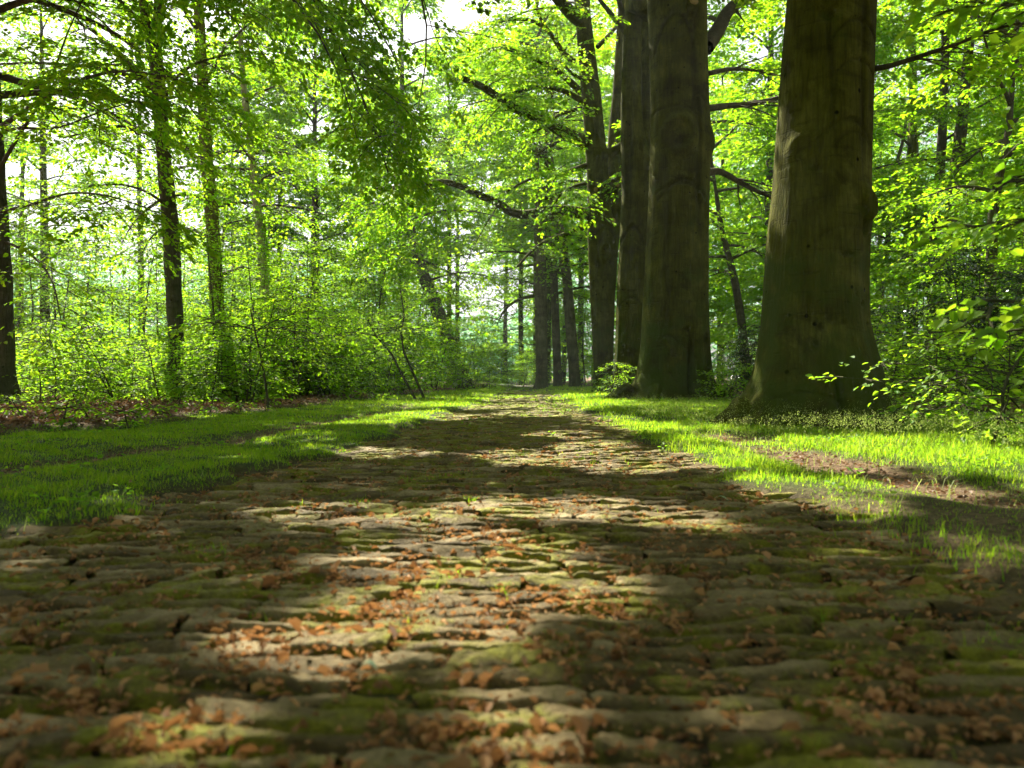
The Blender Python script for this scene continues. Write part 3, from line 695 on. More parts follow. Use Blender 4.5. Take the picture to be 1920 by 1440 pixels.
# ---- D: beech with the long low limbs
D_PROF = [(740, 1102, 1152), (728, 1110, 1150), (700, 1113, 1149), (640, 1111, 1150), (560, 1106, 1152), (470, 1102, 1158), (430, 1101, 1158), (400, 1102, 1146), (330, 1100, 1140), (280, 1097, 1137), (230, 1094, 1131), (180, 1090, 1126), (130, 1086, 1119), (80, 1082, 1113), (30, 1078, 1107), (0, 1076, 1106)]
D, bD, axD = profile_tree('beech_tree', 'beech with long crooked limbs reaching left low over the path', 'tree', D_PROF, 24, 16, M_BARK, 17, knots=[(1131, 478, 7, 14, .10, 'eye'), (1132, 500, 7, 10, .06, 'bump'), (1131, 292, 8, 10, .1, 'bump'), (1112, 608, 6, 4, .05, 'hole'), (1130, 430, 20, 16, .04, 'brow')], nth=100, dz=.06, top_r=.12)
T = Tubes(); T.add(px_limb([(1140, 470), (1147, 420), (1151, 350), (1150, 300), (1153, 240), (1159, 180), (1163, 100), (1168, 0), (1170, -120)], 24.2, 25), np.array([.30, .28, .25, .22, .2, .19, .17, .15, .1]), 12)
link('fork_stem', T.mesh('fork_stem', M_BARK, bD), D)
for px_, py_, dv, ln, r in ((1119, 358, (-.4, -1, 0), .12, .09), (1153, 352, (.3, -1, .3), .15, .1), (1150, 285, (.6, -.6, .3), .35, .12), (1147, 415, (.2, -1, 0), .1, .11)):
    stub(D, bD, px_, py_, 23.65, dv, ln, r)
rngD = np.random.default_rng(44)
D_LIMBS = [
    ([(1104, 403), (1070, 396), (1035, 393), (1005, 401), (975, 404), (952, 397), (936, 381), (905, 370), (880, 356), (845, 343), (822, 341), (790, 350), (755, 352), (705, 356)], 24, 19, .17, .05, 12, 2.2, .55),
    ([(1102, 270), (1075, 258), (1050, 247), (1025, 228), (1000, 218), (975, 210), (950, 196), (925, 178), (905, 164), (870, 150)], 24, 20.5, .2, .08, 10, 2.4, .6),
    ([(1092, 192), (1070, 178), (1045, 168), (1020, 164), (990, 168), (965, 176), (942, 181)], 24, 22, .12, .04, 8, 1.8, .25),
    ([(1086, 172), (1068, 155), (1050, 138), (1025, 122), (1000, 112), (980, 104), (958, 95), (935, 92), (900, 98)], 24, 21, .14, .04, 9, 2.0, .25),
    ([(1076, 118), (1058, 105), (1045, 85), (1030, 62), (1010, 47), (990, 38), (960, 40), (918, 45)], 24, 22.5, .11, .035, 8, 1.9, .25),
    ([(1030, 62), (1016, 45), (1008, 25), (1004, 0), (995, -40)], 23.5, 23, .07, .03, 5, 1.6, .2),
    ([(1090, 40), (1070, 28), (1055, 12), (1040, -5), (1010, -40), (960, -90)], 24, 21, .22, .08, 8, 2.4, .3),
    ([(1106, 420), (1085, 430), (1060, 440), (1035, 448), (1015, 456), (995, 472), (970, 500)], 23.8, 21.5, .13, .03, 8, 1.8, .25),
    ([(1088, 205), (1065, 210), (1045, 217), (1030, 232), (1000, 250)], 23.9, 22, .09, .03, 6, 1.7, .25),
    ([(936, 382), (912, 420), (895, 450), (875, 490), (858, 525), (846, 560), (840, 600)], 21.6, 20.4, .022, .006, 9, 1.3, .1),
    ([(845, 343), (815, 380), (790, 420), (765, 460)], 20, 19, .02, .006, 7, 1.2, .1),
    ([(938, 200), (905, 235), (880, 270), (862, 300)], 20.9, 20, .02, .006, 7, 1.3, .1),
    ([(1100, 310), (1075, 318), (1045, 330), (1015, 328), (985, 340), (950, 360)], 24, 21.5, .09, .03, 10, 1.9, .2),
    ([(1098, 345), (1072, 350), (1050, 365), (1030, 395), (1010, 430)], 23.8, 22.5, .07, .02, 9, 1.6, .2),
    ([(1090, 150), (1070, 140), (1055, 120), (1040, 112), (1015, 150)], 23.6, 22, .07, .02, 8, 1.6, .2),
    ([(1120, 90), (1150, 60), (1175, 20), (1200, -30)], 24.3, 26, .1, .04, 6, 1.8, .3),
]
allT = []
for pts, d0, d1, r0, r1, ns, sl, st in D_LIMBS:
    T, SP = Tubes(), Spray()
    limb_growth(T, SP, px_limb(pts, d0, d1), r0 * (1.1 if r0 > .16 else .8), r1, rngD, int(ns * 1.3), sl, .9, st, 8, hang=.12, dens=.3, litcheck=r0 > .03, subr=.22)
    lo = link('limb', T.mesh('limb', M_BARK, bD), D)
    V, Q, v = SP.leaves(rngD, 46 if r0 > .1 else 60, .095, fine=True, keep=lambda P: (shade_filter(P, rngD, False) | (rngD.random(len(P)) < (.0 if r0 > .03 else .5))) & (shade_filter(P, rngD) | (rngD.random(len(P)) < .6)), droop=.2)
    link('foliage', mesh_from('foliage', V - bD, [Q], M_LEAF, False, v), lo)

# ---- E: three beeches at the far end of the row
for pr, d, lab, sd in (
    ([(732, 996, 1030), (724, 1002, 1028), (700, 1005, 1027), (620, 1003, 1026), (560, 1002, 1025), (500, 1000, 1024)], 33, 'left trunk of the three straight beeches at the far end of the row', 31),
    ([(731, 1035, 1057), (724, 1037, 1055), (690, 1037, 1053), (600, 1034, 1049), (520, 1031, 1046)], 36, 'slim middle trunk of the three beeches at the far end of the row', 32),
    ([(731, 1064, 1094), (722, 1067, 1090), (690, 1066, 1086), (600, 1059, 1079), (520, 1054, 1072), (480, 1046, 1067)], 34.5, 'beech leaning left at the right end of the three far trunks', 33)):
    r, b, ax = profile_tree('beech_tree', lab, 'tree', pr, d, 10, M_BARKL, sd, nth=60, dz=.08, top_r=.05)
    rng = np.random.default_rng(sd)
    T, SP = Tubes(), Spray()
    for i in range(18):
        h = 4.2 + i * .6; az = i * 2.4 + sd; o = np.array([np.interp(h, *ax), d, h])
        limb_growth(T, SP, grow(o, az, .35 + .02 * i, rng.uniform(2.0, 4.2), 6, rng, droop=.6), .07, .012, rng, 9, 1.6, .95, .25, 6, dens=.35)
    V, Q, v = SP.leaves(rng, 52, .125, fine=False, keep=lambda P: shade_filter(P, rng) | (rng.random(len(P)) < .4))
    cr = link('crown', mesh_from('crown', V - b, [Q], M_LEAF, False, v), r)
    link('branches', T.mesh('branches', M_BARK, b), cr)
    if sd == 31:
        T, SP = Tubes(), Spray()
        limb_growth(T, SP, px_limb([(1000, 555), (975, 560), (955, 572), (940, 590), (932, 610)], 33, 31), .09, .02, rng, 8, 1.2, .8, .3, 6, hang=.2)
        lo = link('limb', T.mesh('limb', M_BARK, b), r); V, Q, v = SP.leaves(rng, 16, .11, fine=False); link('foliage', mesh_from('foliage', V - b, [Q], M_LEAF, False, v), lo)

# ---- left trees
def simple_trunk(pts_px, d0, d1, radii, Htop, sides=24, flare=1.5):
    P = px_limb(pts_px, d0, d1); radii = list(radii)
    base = P[0].copy()
    if base[2] > 0.05:       # hidden foot behind the undergrowth: carry it down to the soil
        t = nrm(P[0] - P[1]); foot = base + t * (base[2] + .1) / max(-t[2], .3)
        P = np.concatenate([[foot, foot + (base - foot) * min(.35 / max(base[2], .36), .9)], P]); radii = [radii[0] * flare, radii[0] * 1.1] + radii
    if Htop > P[-1][2] + .2:
        t = nrm(P[-1] - P[-2]); t[2] = max(t[2], .6); P = np.concatenate([P, [P[-1] + t * (Htop - P[-1][2]) / t[2]]]); radii.append(.04)
    cum = np.concatenate([[0], np.cumsum(np.linalg.norm(np.diff(P, axis=0), axis=1))]); s = np.linspace(0, cum[-1], 70)
    PP = np.stack([np.interp(s, cum, P[:, i]) for i in range(3)], -1); rr = np.interp(s, cum, radii)
    for _ in range(2): PP[1:-1] = (PP[:-2] + 2 * PP[1:-1] + PP[2:]) / 4
    return PP, rr

def left_tree(name, label, PP, rr, bark, seed, limbs, hmin, hmax, nl, Lmin, Lmax, leaf, k, spr=.9, forks=(), azr=None, hang=.1, fine=True, dens=.3, ns=7, lit_keep=.0, el=.3, roots=()):
    rng = np.random.default_rng(seed)
    b = np.array([PP[0][0], PP[0][1], 0.0]); r = thing(name, label, 'tree', b)
    T0 = Tubes(); T0.add(PP, rr * (1 + .04 * np.sin(np.arange(len(rr)) * 1.3)), 20); link('trunk', T0.mesh('trunk', bark, b), r)
    for fpts, fr in forks:
        Tf = Tubes(); Tf.add(fpts, fr, 12); link('fork_stem', Tf.mesh('fork_stem', bark, b), r)
    for rt in roots:
        Tf = Tubes(); Tf.add(rt[0], rt[1], 12); link('root', Tf.mesh('root', bark, b), r)
    K = lambda P: shade_filter(P, rng, False) & (shade_filter(P, rng) | (rng.random(len(P)) < max(lit_keep, .5)))
    T, SP = Tubes(), Spray()
    for i in range(nl):
        h = hmin + (hmax - hmin) * (i + rng.random()) / nl
        o = np.array([np.interp(h, PP[:, 2], PP[:, c]) for c in range(3)])
        az = i * 2.4 + rng.normal() * .3 if azr is None else rng.uniform(*azr)
        limb_growth(T, SP, grow(o, az, el + rng.normal() * .15, rng.uniform(Lmin, Lmax), 7, rng, droop=.5 + hang, wig=.14), .03 + .008 * Lmax, .01, rng, ns, Lmax * .36, spr, .2, 6, hang=hang, dens=dens)
    if nl:
        V, Q, v = SP.leaves(rng, int(k * 2.0), leaf, fine=fine, keep=K)
        cr = link('crown', mesh_from('crown', V - b, [Q], M_LEAF, False, v), r)
        link('branches', T.mesh('branches', M_TWIG, b), cr)
    for pts, r0, r1, nsb, sl, st, sp in limbs:
        T, SP = Tubes(), Spray()
        limb_growth(T, SP, pts, r0, r1, rng, nsb, sl, sp, st, 8, hang=hang + .1, dens=dens, litcheck=True, subr=.35, tap=.45 if hang < .05 else .75)
        lo = link('limb', T.mesh('limb', M_TWIG, b), r)
        V, Q, v = SP.leaves(rng, int(k * 1.7), leaf, fine=fine, keep=K, droop=.2); link('foliage', mesh_from('foliage', V - b, [Q], M_LEAF, False, v), lo)
    return r

# J: trunk cut by the left edge, its limbs hang over the left verge and the walk
PP, rr = simple_trunk([(-4, 722), (-2, 690), (3, 640), (0, 500), (-6, 380), (-12, 240), (-22, 0)], 12, 12, [.27, .22, .18, .165, .15, .14, .13], 13, flare=1.1)
J = left_tree('beech_tree', 'trunk cut by the left picture edge with a surface root on the brown litter', PP, rr, M_BARKD, 51, [
    (px_limb([(-10, 250), (60, 200), (150, 150), (240, 130), (330, 150)], 12, 8.5), .045, .006, 12, 1.3, .3, .7),
    (px_limb([(-8, 400), (60, 385), (130, 360), (200, 365), (260, 385)], 12, 9), .03, .006, 10, 1.1, .25, .6),
    (px_limb([(-5, 330), (40, 250), (90, 180), (130, 60), (170, -20)], 12, 10), .035, .006, 10, 1.2, .3, .65),
    (px_limb([(2, 450), (50, 470), (85, 500), (105, 540), (112, 590), (120, 620)], 12, 10.5), .025, .006, 9, .9, .3, .5),
    (px_limb([(-5, 250), (40, 240), (110, 245), (190, 210), (260, 190)], 12, 10), .03, .006, 10, 1.1, .3, .6)],
    4.2, 9, 9, 2.5, 4.5, .075, 34, .75, azr=(.4, 2.6), roots=[(np.array([at(-6, 712, 12), at(15, 722, 11.8), at(35, 733, 11.6), at(58, 742, 11.2)]) * np.array([1, 1, 0]) + np.array([[0, 0, .16], [0, 0, .12], [0, 0, .06], [0, 0, -.04]]), [.16, .12, .09, .05])], el=.4)
# O: overhanging crown in the top middle - a beech whose trunk stands outside the frame on the left
PP, rr = simple_trunk([(-420, 800), (-430, 500), (-440, 100), (-440, -300), (-430, -800)], 9.0, 9.0, [.36, .3, .28, .26, .2], 14)
O = left_tree('beech_tree', 'dark leafy limbs hanging into the top of the picture left of the middle', PP, rr, M_BARK, 57, [
    (px_limb([(-430, -500), (0, -420), (300, -300), (500, -180), (640, -60), (720, 60), (760, 150)], 9.0, 9.6), .13, .004, 15, 1.88, .45, .6),
    (px_limb([(-430, -600), (100, -560), (450, -400), (650, -230), (790, -60), (810, 60), (800, 160), (770, 260)], 9.0, 9.8), .13, .004, 15, 1.80, .5, .6),
    (px_limb([(-430, -450), (0, -330), (250, -220), (430, -120), (560, 0), (640, 130), (670, 260)], 9.0, 9.2), .12, .004, 15, 1.80, .45, .6),
    (px_limb([(-430, -400), (0, -260), (200, -160), (330, -70), (430, 20), (500, 110)], 9.0, 8.6), .11, .004, 13, 1.65, .45, .55),
    (px_limb([(300, -300), (480, -150), (600, 10), (690, 200), (730, 330)], 9.4, 10.5), .05, .01, 14, 1.50, .35, .55)],
    6, 12, 0, 3, 5, .07, 38, .7, hang=.02, dens=.22)
# G: the dark forked trunk left of the middle
PP, rr = simple_trunk([(331, 640), (327, 560), (322, 440), (315, 360), (309, 300), (302, 200), (297, 130), (291, 95), (279, 40), (266, -20)], 16, 16, [.15, .155, .165, .15, .14, .135, .135, .14, .1, .085], 12, flare=1.6)
left_tree('beech_tree', 'dark slender trunk with a high fork, behind the leafy undergrowth on the left', PP, rr, M_BARKD, 61, [
    (px_limb([(284, 165), (260, 140), (235, 115), (205, 85), (180, 60), (150, 45)], 16, 14.5), .085, .03, 8, 1.6, .3, .75),
    (px_limb([(304, 190), (340, 180), (380, 190), (420, 180)], 16, 15), .04, .012, 7, 1.2, .3, .7),
    (px_limb([(314, 270), (350, 280), (375, 300), (410, 330)], 16, 15), .045, .012, 8, 1.2, .3, .7),
    (px_limb([(308, 260), (270, 250), (230, 235), (180, 245), (120, 260)], 16, 14.5), .045, .012, 9, 1.3, .3, .7),
    (px_limb([(318, 390), (280, 360), (230, 345), (170, 350)], 16, 14.5), .04, .01, 8, 1.2, .3, .7),
    (px_limb([(322, 440), (300, 430), (280, 450), (265, 480)], 16, 15.3), .03, .008, 6, .9, .3, .6)],
    5, 11, 12, 2.2, 4.0, .085, 24, .8, lit_keep=.35, forks=[(px_limb([(290, 105), (296, 70), (300, 20), (304, -40), (310, -140)], 16, 16), [.12, .1, .09, .08, .06])], el=.35, dens=.33)
# H
PP, rr = simple_trunk([(408, 600), (404, 500), (398, 400), (389, 300), (386, 240), (380, 120), (374, 0)], 22, 22, [.2, .19, .18, .17, .165, .15, .14], 14)
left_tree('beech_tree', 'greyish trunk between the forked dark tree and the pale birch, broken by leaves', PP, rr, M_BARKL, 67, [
    (px_limb([(385, 290), (365, 285), (350, 275), (330, 265)], 22, 21), .07, .02, 6, 1.4, .3, .8)], 3, 13, 18, 2.2, 4.2, .1, 22, .9, fine=False, dens=.36, el=.4)
# I: birch
PP, rr = simple_trunk([(502, 625), (496, 540), (490, 460), (484, 400), (476, 320), (466, 235), (458, 160), (452, 60)], 22, 22, [.13, .125, .12, .115, .105, .095, .08, .06], 10)
left_tree('birch_tree', 'slender pale birch with dark bands across its bark', PP, rr, M_BIRCH, 71, [], 5, 9.6, 10, 1.4, 2.6, .09, 22, .8, fine=False, dens=.36, el=.5)
# F: leaning trunk by the bend of the path
PP, rr = simple_trunk([(866, 715), (852, 670), (830, 610), (812, 560), (797, 525), (780, 470), (768, 420), (755, 340), (745, 250)], 30, 31, [.34, .30, .27, .25, .23, .2, .18, .14, .1], 12, flare=1.2)
left_tree('leaning_tree', 'dark trunk leaning to the left at the bend of the path', PP, rr, M_BARKD, 77, [], 3.5, 11, 18, 2.2, 4.6, .12, 22, 1.0, fine=False, dens=.38, el=.4, lit_keep=.4)

# ------------------------------------------------------------------ high crowns of the row (above the frame), they throw the dappled shade
def high_crowns():
    rng = np.random.default_rng(91)
    roots = [(A, bA, axA, 8.4), (B, bB, axB, 17.5), (O, np.array(O.location), None, 9.0), (Cc, bC, axC, 21.5)]
    gx, gy = np.meshgrid(np.arange(-8, 9.2, .29), np.arange(-6, 11.8, .29)); n = gx.size
    g = np.stack([gx.ravel(), gy.ravel()], -1) + rng.normal(size=(n, 2)) * .16
    h = np.maximum(7.0, .8 * np.maximum(g[:, 1], 0) + 1.5) + rng.uniform(0, 4, n)
    p = np.stack([g[:, 0], g[:, 1], np.zeros(n)], -1) + SUN[None] * (h / SUN[2])[:, None]
    tr = np.array([[r[1][0], r[3]] for r in roots])
    own = np.argmin(np.linalg.norm(p[:, None, :2] - tr[None], axis=-1) + np.array([0, 0, 1.0, 3.0])[None], axis=1)
    for i, (r, b, ax, d) in enumerate(roots):
        q = p[own == i]
        if not len(q): continue
        SP = Spray(); T = Tubes()
        # limbs from the stem to a few clusters, sprays follow
        k = max(len(q) // 60, 6); cen = q[rng.choice(len(q), k, replace=False)]
        for c in cen:
            h0 = np.clip(c[2] - rng.uniform(1.5, 3.5), 6.2 if i in (0, 2) else 9.5, 15)
            cx = np.interp(h0, *ax) if ax is not None else up(-440, 9.0)
            o = np.array([cx, d, h0]); md = (o + c) / 2 + np.array([0, 0, .5]) + rng.normal(size=3) * .3
            tt = np.linspace(0, 1, 8)[:, None]; pts = (1 - tt) ** 2 * o + 2 * tt * (1 - tt) * md + tt ** 2 * c
            T.add(pts, np.linspace(.10, .012, 8), 6)
        for c in q:
            a = rng.uniform(0, 2 * pi); SP.add(c, np.array([sin(a), cos(a), rng.normal() * .15]), rng.uniform(.8, 1.4))
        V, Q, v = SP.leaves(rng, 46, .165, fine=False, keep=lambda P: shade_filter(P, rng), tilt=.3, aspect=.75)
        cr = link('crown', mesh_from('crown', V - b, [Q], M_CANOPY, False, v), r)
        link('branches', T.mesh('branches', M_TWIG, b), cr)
high_crowns()

# ------------------------------------------------------------------ trees deeper in the wood (copies of a few built ones)
def generics():
    protos = []
    for s, (H, h0, nl, L, leaf, k, sh, tr) in enumerate(((17, 2.2, 26, 4.4, .16, 25, 0, .2), (19, 1.4, 30, 4.0, .15, 26, 1, .17), (14, 1.0, 26, 3.6, .15, 26, 0, .13), (20, 3.5, 28, 4.6, .17, 25, 1, .22), (19, 7.5, 30, 4.6, .17, 32, 1, .15))):
        T0, T, lv = crown_generic(200 + s, H, h0, nl, L, leaf, k, shape=sh, trunk_r=tr)
        V, Q, v = lv
        protos.append((T0.mesh('trunk', M_BARKD if s % 2 else M_BARK), T.mesh('branches', M_TWIG), mesh_from('crown', V, [Q], M_LEAF, False, v)))
    groups = {
        'L': ('leafy beech standing in the wood behind the left undergrowth', 'trees of the wood on the left'),
        'M': ('leafy beech closing the view beyond the bend of the path', 'trees beyond the bend'),
        'R': ('sunlit beech of the wood behind the big trunks on the right', 'trees of the wood on the right')}
    rng = np.random.default_rng(7)
    spots = [('L', -21, 36, 0), ('L', -8.5, 34, 1), ('L', -5.5, 40, 3), ('L', -13, 42, 2), ('L', -27, 44, 0),
             ('L', -17.5, 38, 1), ('L', -7.5, 46, 0), ('M', -9, 56, 3), ('M', 3, 64, 1), ('M', -4.5, 66, 0), ('L', -9, 37, 0), ('M', 3.2, 50, 1), ('M', -3.6, 46, 4), ('M', .6, 50, 4), ('M', 1.8, 42, 4), ('L', -11, 38, 4), ('L', -15, 43, 4), ('M', -6.5, 48, 4), ('M', 1.5, 52, 2), ('M', -.5, 60, 0), ('M', 6, 58, 3), ('M', 4, 47, 1),
             ('R', 9.5, 30, 1), ('R', 12.5, 35, 2), ('R', 16, 32, 0), ('R', 20.5, 34, 3), ('R', 8, 40, 0), ('R', 12, 46, 3), ('R', 18, 44, 1), ('R', 25, 42, 2), ('R', 9, 24.5, 2), ('R', 22, 27, 1), ('R', 15.5, 22.5, 2), ('R', 30, 38, 0), ('R', 24, 54, 3), ('R', 16, 56, 1), ('R', 13, 17.5, 2), ('R', 6.5, 34, 1), ('R', 10.5, 27, 0), ('R', 18.5, 29, 2), ('R', 27, 33, 1), ('R', 19, 38, 3), ('R', 14, 40, 2), ('R', 22, 48, 0), ('R', 31, 47, 2), ('R', 9, 52, 1)]
    for gkey, x, y, i in spots:
        lab, grp = groups[gkey]
        r = thing('beech_tree', lab, 'tree', (x, y, 0), grp, rng.uniform(0, 6.28)); s = rng.uniform(.88, 1.12); r.scale = (s, s, s)
        t, br, cr = protos[i]
        link('trunk', t, r); c = link('crown', cr, r); link('branches', br, c)
generics()

# thin stems that can be told apart on the right
def right_stems():
    rng0 = np.random.default_rng(3)
    for lab, pts, d, rad, H, sd in (
        ('left one of two reddish brown stems standing close together right of the big trunk', [(1748, 560), (1752, 440), (1760, 340), (1764, 260), (1768, 160), (1770, 0)], 26, [.17, .16, .15, .14, .13, .11], 14, 81),
        ('right one of two close reddish brown stems, leaning to the right', [(1772, 560), (1778, 450), (1788, 340), (1800, 240), (1808, 150), (1822, 0)], 25, [.21, .2, .19, .17, .15, .13], 14, 82),
        ('short dark stem seen in a leafy gap left of the two reddish stems', [(1690, 560), (1700, 440), (1704, 330), (1706, 270), (1708, 120)], 33, [.16, .15, .14, .13, .1], 13, 83),
        ('thin stem slanting right in the sunlit leaves beside the big trunk', [(1660, 480), (1668, 400), (1676, 320), (1690, 270), (1705, 180)], 30, [.09, .08, .075, .06, .04], 9, 84),
        ('forked dark stem near the right edge above the holly', [(1855, 580), (1858, 470), (1860, 400), (1872, 330), (1888, 250), (1896, 140)], 17, [.12, .11, .1, .085, .07, .05], 9, 85),
        ('thin crooked stem with yellow lit bark between the two biggest trunks', [(1394, 640), (1388, 590), (1378, 530), (1368, 490), (1352, 430), (1340, 350)], 24, [.13, .12, .11, .1, .08, .05], 9, 86)):
        PP, rr = simple_trunk(pts, d, d, rad, H)
        left_tree('young_beech', lab, PP, rr, M_BARKD, sd, [], 3.2, H * .9, 12, 1.6, 3.2, .11, 20, .85, fine=False, dens=.4, el=.45, lit_keep=1.0)
right_stems()
# the limb of A that leaves the frame on the right, and limbs seen between B and A
def side_limbs():
    rng = np.random.default_rng(19)
    for root, b, pts, d0, d1, r0, r1, ns, sl in (
        (A, bA, [(1626, 132), (1660, 128), (1710, 112), (1760, 95), (1800, 82), (1850, 60), (1910, 45)], 8.5, 7.6, .035, .012, 9, .9),
        (B, bB, [(1326, 325), (1345, 320), (1365, 330), (1390, 345), (1420, 360), (1450, 372)], 17.6, 18.5, .09, .04, 8, 1.3),
        (B, bB, [(1322, 90), (1345, 60), (1360, 25), (1385, 5), (1420, -10), (1470, -60)], 17.8, 19, .2, .08, 8, 1.8),
        (B, bB, [(1326, 205), (1360, 200), (1400, 198), (1440, 190), (1475, 180)], 17.8, 20, .08, .05, 9, 1.5),
        (B, bB, [(1326, 140), (1370, 130), (1420, 134), (1460, 145)], 17.8, 20, .06, .03, 8, 1.4)):
        T, SP = Tubes(), Spray()
        limb_growth(T, SP, px_limb(pts, d0, d1), r0, r1, rng, ns, sl, .7, .25, 8, hang=.1)
        lo = link('limb', T.mesh('limb', M_TWIG, b), root)
        V, Q, v = SP.leaves(rng, 22, .085, fine=True, keep=lambda P: shade_filter(P, rng) | (rng.random(len(P)) < .5))
        link('foliage', mesh_from('foliage', V - b, [Q], M_LEAF, False, v), lo)
side_limbs()

# ------------------------------------------------------------------ undergrowth
def sapling(seed, H, nb, Lb, leaf, k, spr=.45, fine=True, lean=.2, nst=1, dens=.2, h0=.12):
    rng = np.random.default_rng(seed)
    T, SP, Ts = Tubes(), Spray(), Tubes()
    for s in range(nst):
        tp = grow((rng.normal() * .1 * (nst > 1), rng.normal() * .1 * (nst > 1), -.06), rng.uniform(0, 6.28), pi / 2 - lean * rng.uniform(.4, 1.3), H * rng.uniform(.8, 1.05), 8, rng, droop=.1, wig=.1)
        Ts.add(tp, np.linspace(.008 + .006 * H, .004, 9), 6)
        for i in range(nb):
            t = h0 + (1 - h0) * (i + rng.random()) / nb
            f = t * 8; ii = min(int(f), 7); o = tp[ii] + (tp[ii + 1] - tp[ii]) * (f - ii)
            L = Lb * rng.uniform(.55, 1.2) * (1.1 - .7 * t)
            limb_growth(T, SP, grow(o, i * 2.4 + rng.normal() * .4, rng.uniform(.05, .45), L, 4, rng, droop=.35), .004 + .004 * L, .003, rng, max(int(L / .28), 2), L * .42, spr, .2, 4, dens=dens, twig=fine)
    V, Q, v = SP.leaves(rng, k, leaf, tilt=.33, fine=fine)
    return Ts, T, (V, Q, v)
def plant_from(name, label, cat, loc, Ts, T, lv, group=None, rz=0, sc=1, leafm=None):
    r = thing(name, label, cat, loc, group, rz); r.scale = (sc, sc, sc)
    link('stem', Ts, r); f = link('foliage', lv, r); link('twigs', T, f)
    return r
def proto(args, leafm):
    Ts, T, lv = sapling(*args[0], **args[1])
    return Ts.mesh('stem', M_TWIG), T.mesh('twigs', M_TWIG), mesh_from('foliage', lv[0], [lv[1]], leafm, False, lv[2])
def undergrowth():
    rng = np.random.default_rng(71)
    low = [proto(((300 + i, 1.15, 8, .8, .062, 9), dict(spr=.34, nst=2)), M_LEAFN) for i in range(4)]
    mid = [proto(((320 + i, 2.5, 13, 1.2, .068, 11), dict(spr=.45, nst=2, dens=.26)), M_LEAF) for i in range(4)]
    tall = [proto(((340 + i, 5.2, 20, 1.9, .085, 13), dict(spr=.6, fine=False, dens=.34, lean=.15, h0=.1)), M_LEAF) for i in range(4)]
    holly = [proto(((360 + i, 2.6, 22, .95, .06, 18), dict(spr=.35, nst=3, dens=.2, lean=.35, h0=.05)), M_HOLLY) for i in range(2)]
    def put(lst, i, x, y, label, group, name='beech_sapling', cat='sapling', sc=1.0):
        a = lst[i % len(lst)]; r = plant_from(name, label, cat, (x, y, float(gz(x, y)) - .01), a[0], a[1], a[2], group, rng.uniform(0, 6.28), sc * rng.uniform(.88, 1.15))
        return r
    G1 = ('low bright green beech sapling at the edge of the brown litter left of the path', 'low saplings along the left litter edge')
    G2 = ('waist to man high beech sapling in the leafy thicket on the left', 'saplings of the left thicket')
    G3 = ('tall young beech rising behind the thicket between the left trunks and the bend', 'tall young beeches behind the left thicket')
    n = 0
    for x, y in ((-5.6, 9.6), (-6.6, 10.4), (-4.9, 10.2), (-7.4, 11.4), (-5.9, 11.3), (-4.6, 11.6), (-8.6, 12.6), (-6.9, 12.8), (-5.2, 12.8), (-4.1, 13.3), (-8.0, 14.3), (-6.2, 14.4), (-4.8, 14.8), (-9.8, 15), (-7.2, 9.6), (-8.9, 13.6), (-5.7, 15.8), (-7.6, 16), (-3.9, 15.2), (-10.6, 17), (-9.2, 17.5)):
        put(low, n, x + rng.normal() * .15 - .12 * (y - 9), y + 3.4 + rng.normal() * .15, *G1); n += 1
    for q in range(40):
        yy = rng.uniform(12.8, 22); x = float(ip(LB, yy)) - .5 - rng.random() ** 1.4 * (2.0 + .33 * yy); put(low, n, x, yy, *G1, sc=1.0 + .01 * yy); n += 1
    for x, y in ((-3.95, 14.2), (-4.3, 15.9), (-5.2, 17), (-3.6, 16.6), (-6.4, 17.2), (-3.1, 18.6), (-4.2, 18.8), (-5.4, 19.4), (-2.9, 20.6), (-7.6, 18.6), (-3.8, 21.8), (-2.3, 23.4), (-5, 22.5), (-2.6, 25.5), (-6.6, 21), (-3.9, 25), (-1.7, 27.5), (-2.8, 28.5), (-9.5, 20.5), (-8.6, 22.5), (-4.4, 13.2), (-12, 20)):
        put(mid, n, x, y, *G2, sc=.7 if x < -6 else .9); n += 1
    for x, y, s in ((-6.6, 17.6, .95), (-7.3, 19.4, .9), (-5.9, 18.4, .9), (-4.6, 18, .85), (-6.1, 19.4, .8), (-3.7, 20.2, .75), (-5.4, 21.4, 1), (-7.3, 21, .8), (-4.3, 23.2, .9), (-3.3, 25.6, .8), (-6.6, 24.5, 1.1), (-5, 26.6, 1.1), (-8.6, 26, 1.0), (-3.2, 29.5, .8), (-5.2, 31, 1.1), (-7.6, 30, 1.2), (-10.5, 29, 1.1), (-2.6, 33, .7), (-4.2, 36, 1.1), (-12, 27, 1.3), (-14.5, 29, 1.4), (-17, 31, 1.6), (-9.5, 33, 1.5), (-13, 35, 1.7), (-19.5, 34, 1.7), (-23, 37, 1.8), (-16, 39, 1.9), (-10.5, 38, 1.8), (-7, 39, 1.9), (-11, 23, 1.0), (-13.5, 24, 1.1), (-9.8, 20.5, .8), (-26, 42, 2.0), (-5.6, 33, 1.5), (-15.5, 26, 1.2), (-8.2, 28, 1.1), (-6.4, 28.5, 1.2)):
        put(tall, n, x, y, *G3, sc=s); n += 1
    # beyond the bend and at the far end of the walk
    G4 = ('bushy sapling closing the end of the path left of the three far trunks', 'saplings at the end of the path')
    for x, y, s in ((-2.2, 31, .7), (-1.5, 33, .75), (-.9, 34.5, .7), (-.3, 36, .8), (.4, 38, .8), (-1.2, 37.5, .9), (-.1, 41, 1.0), (.9, 42, .8), (-2, 41, 1.1), (1.5, 44, .9)):
        put(mid, n, x, y, *G4, name='beech_shrub', cat='shrub', sc=s); n += 1
    G5 = ('sunlit sapling in the wood between the dark trunks of the row', 'saplings between the trunks of the row')
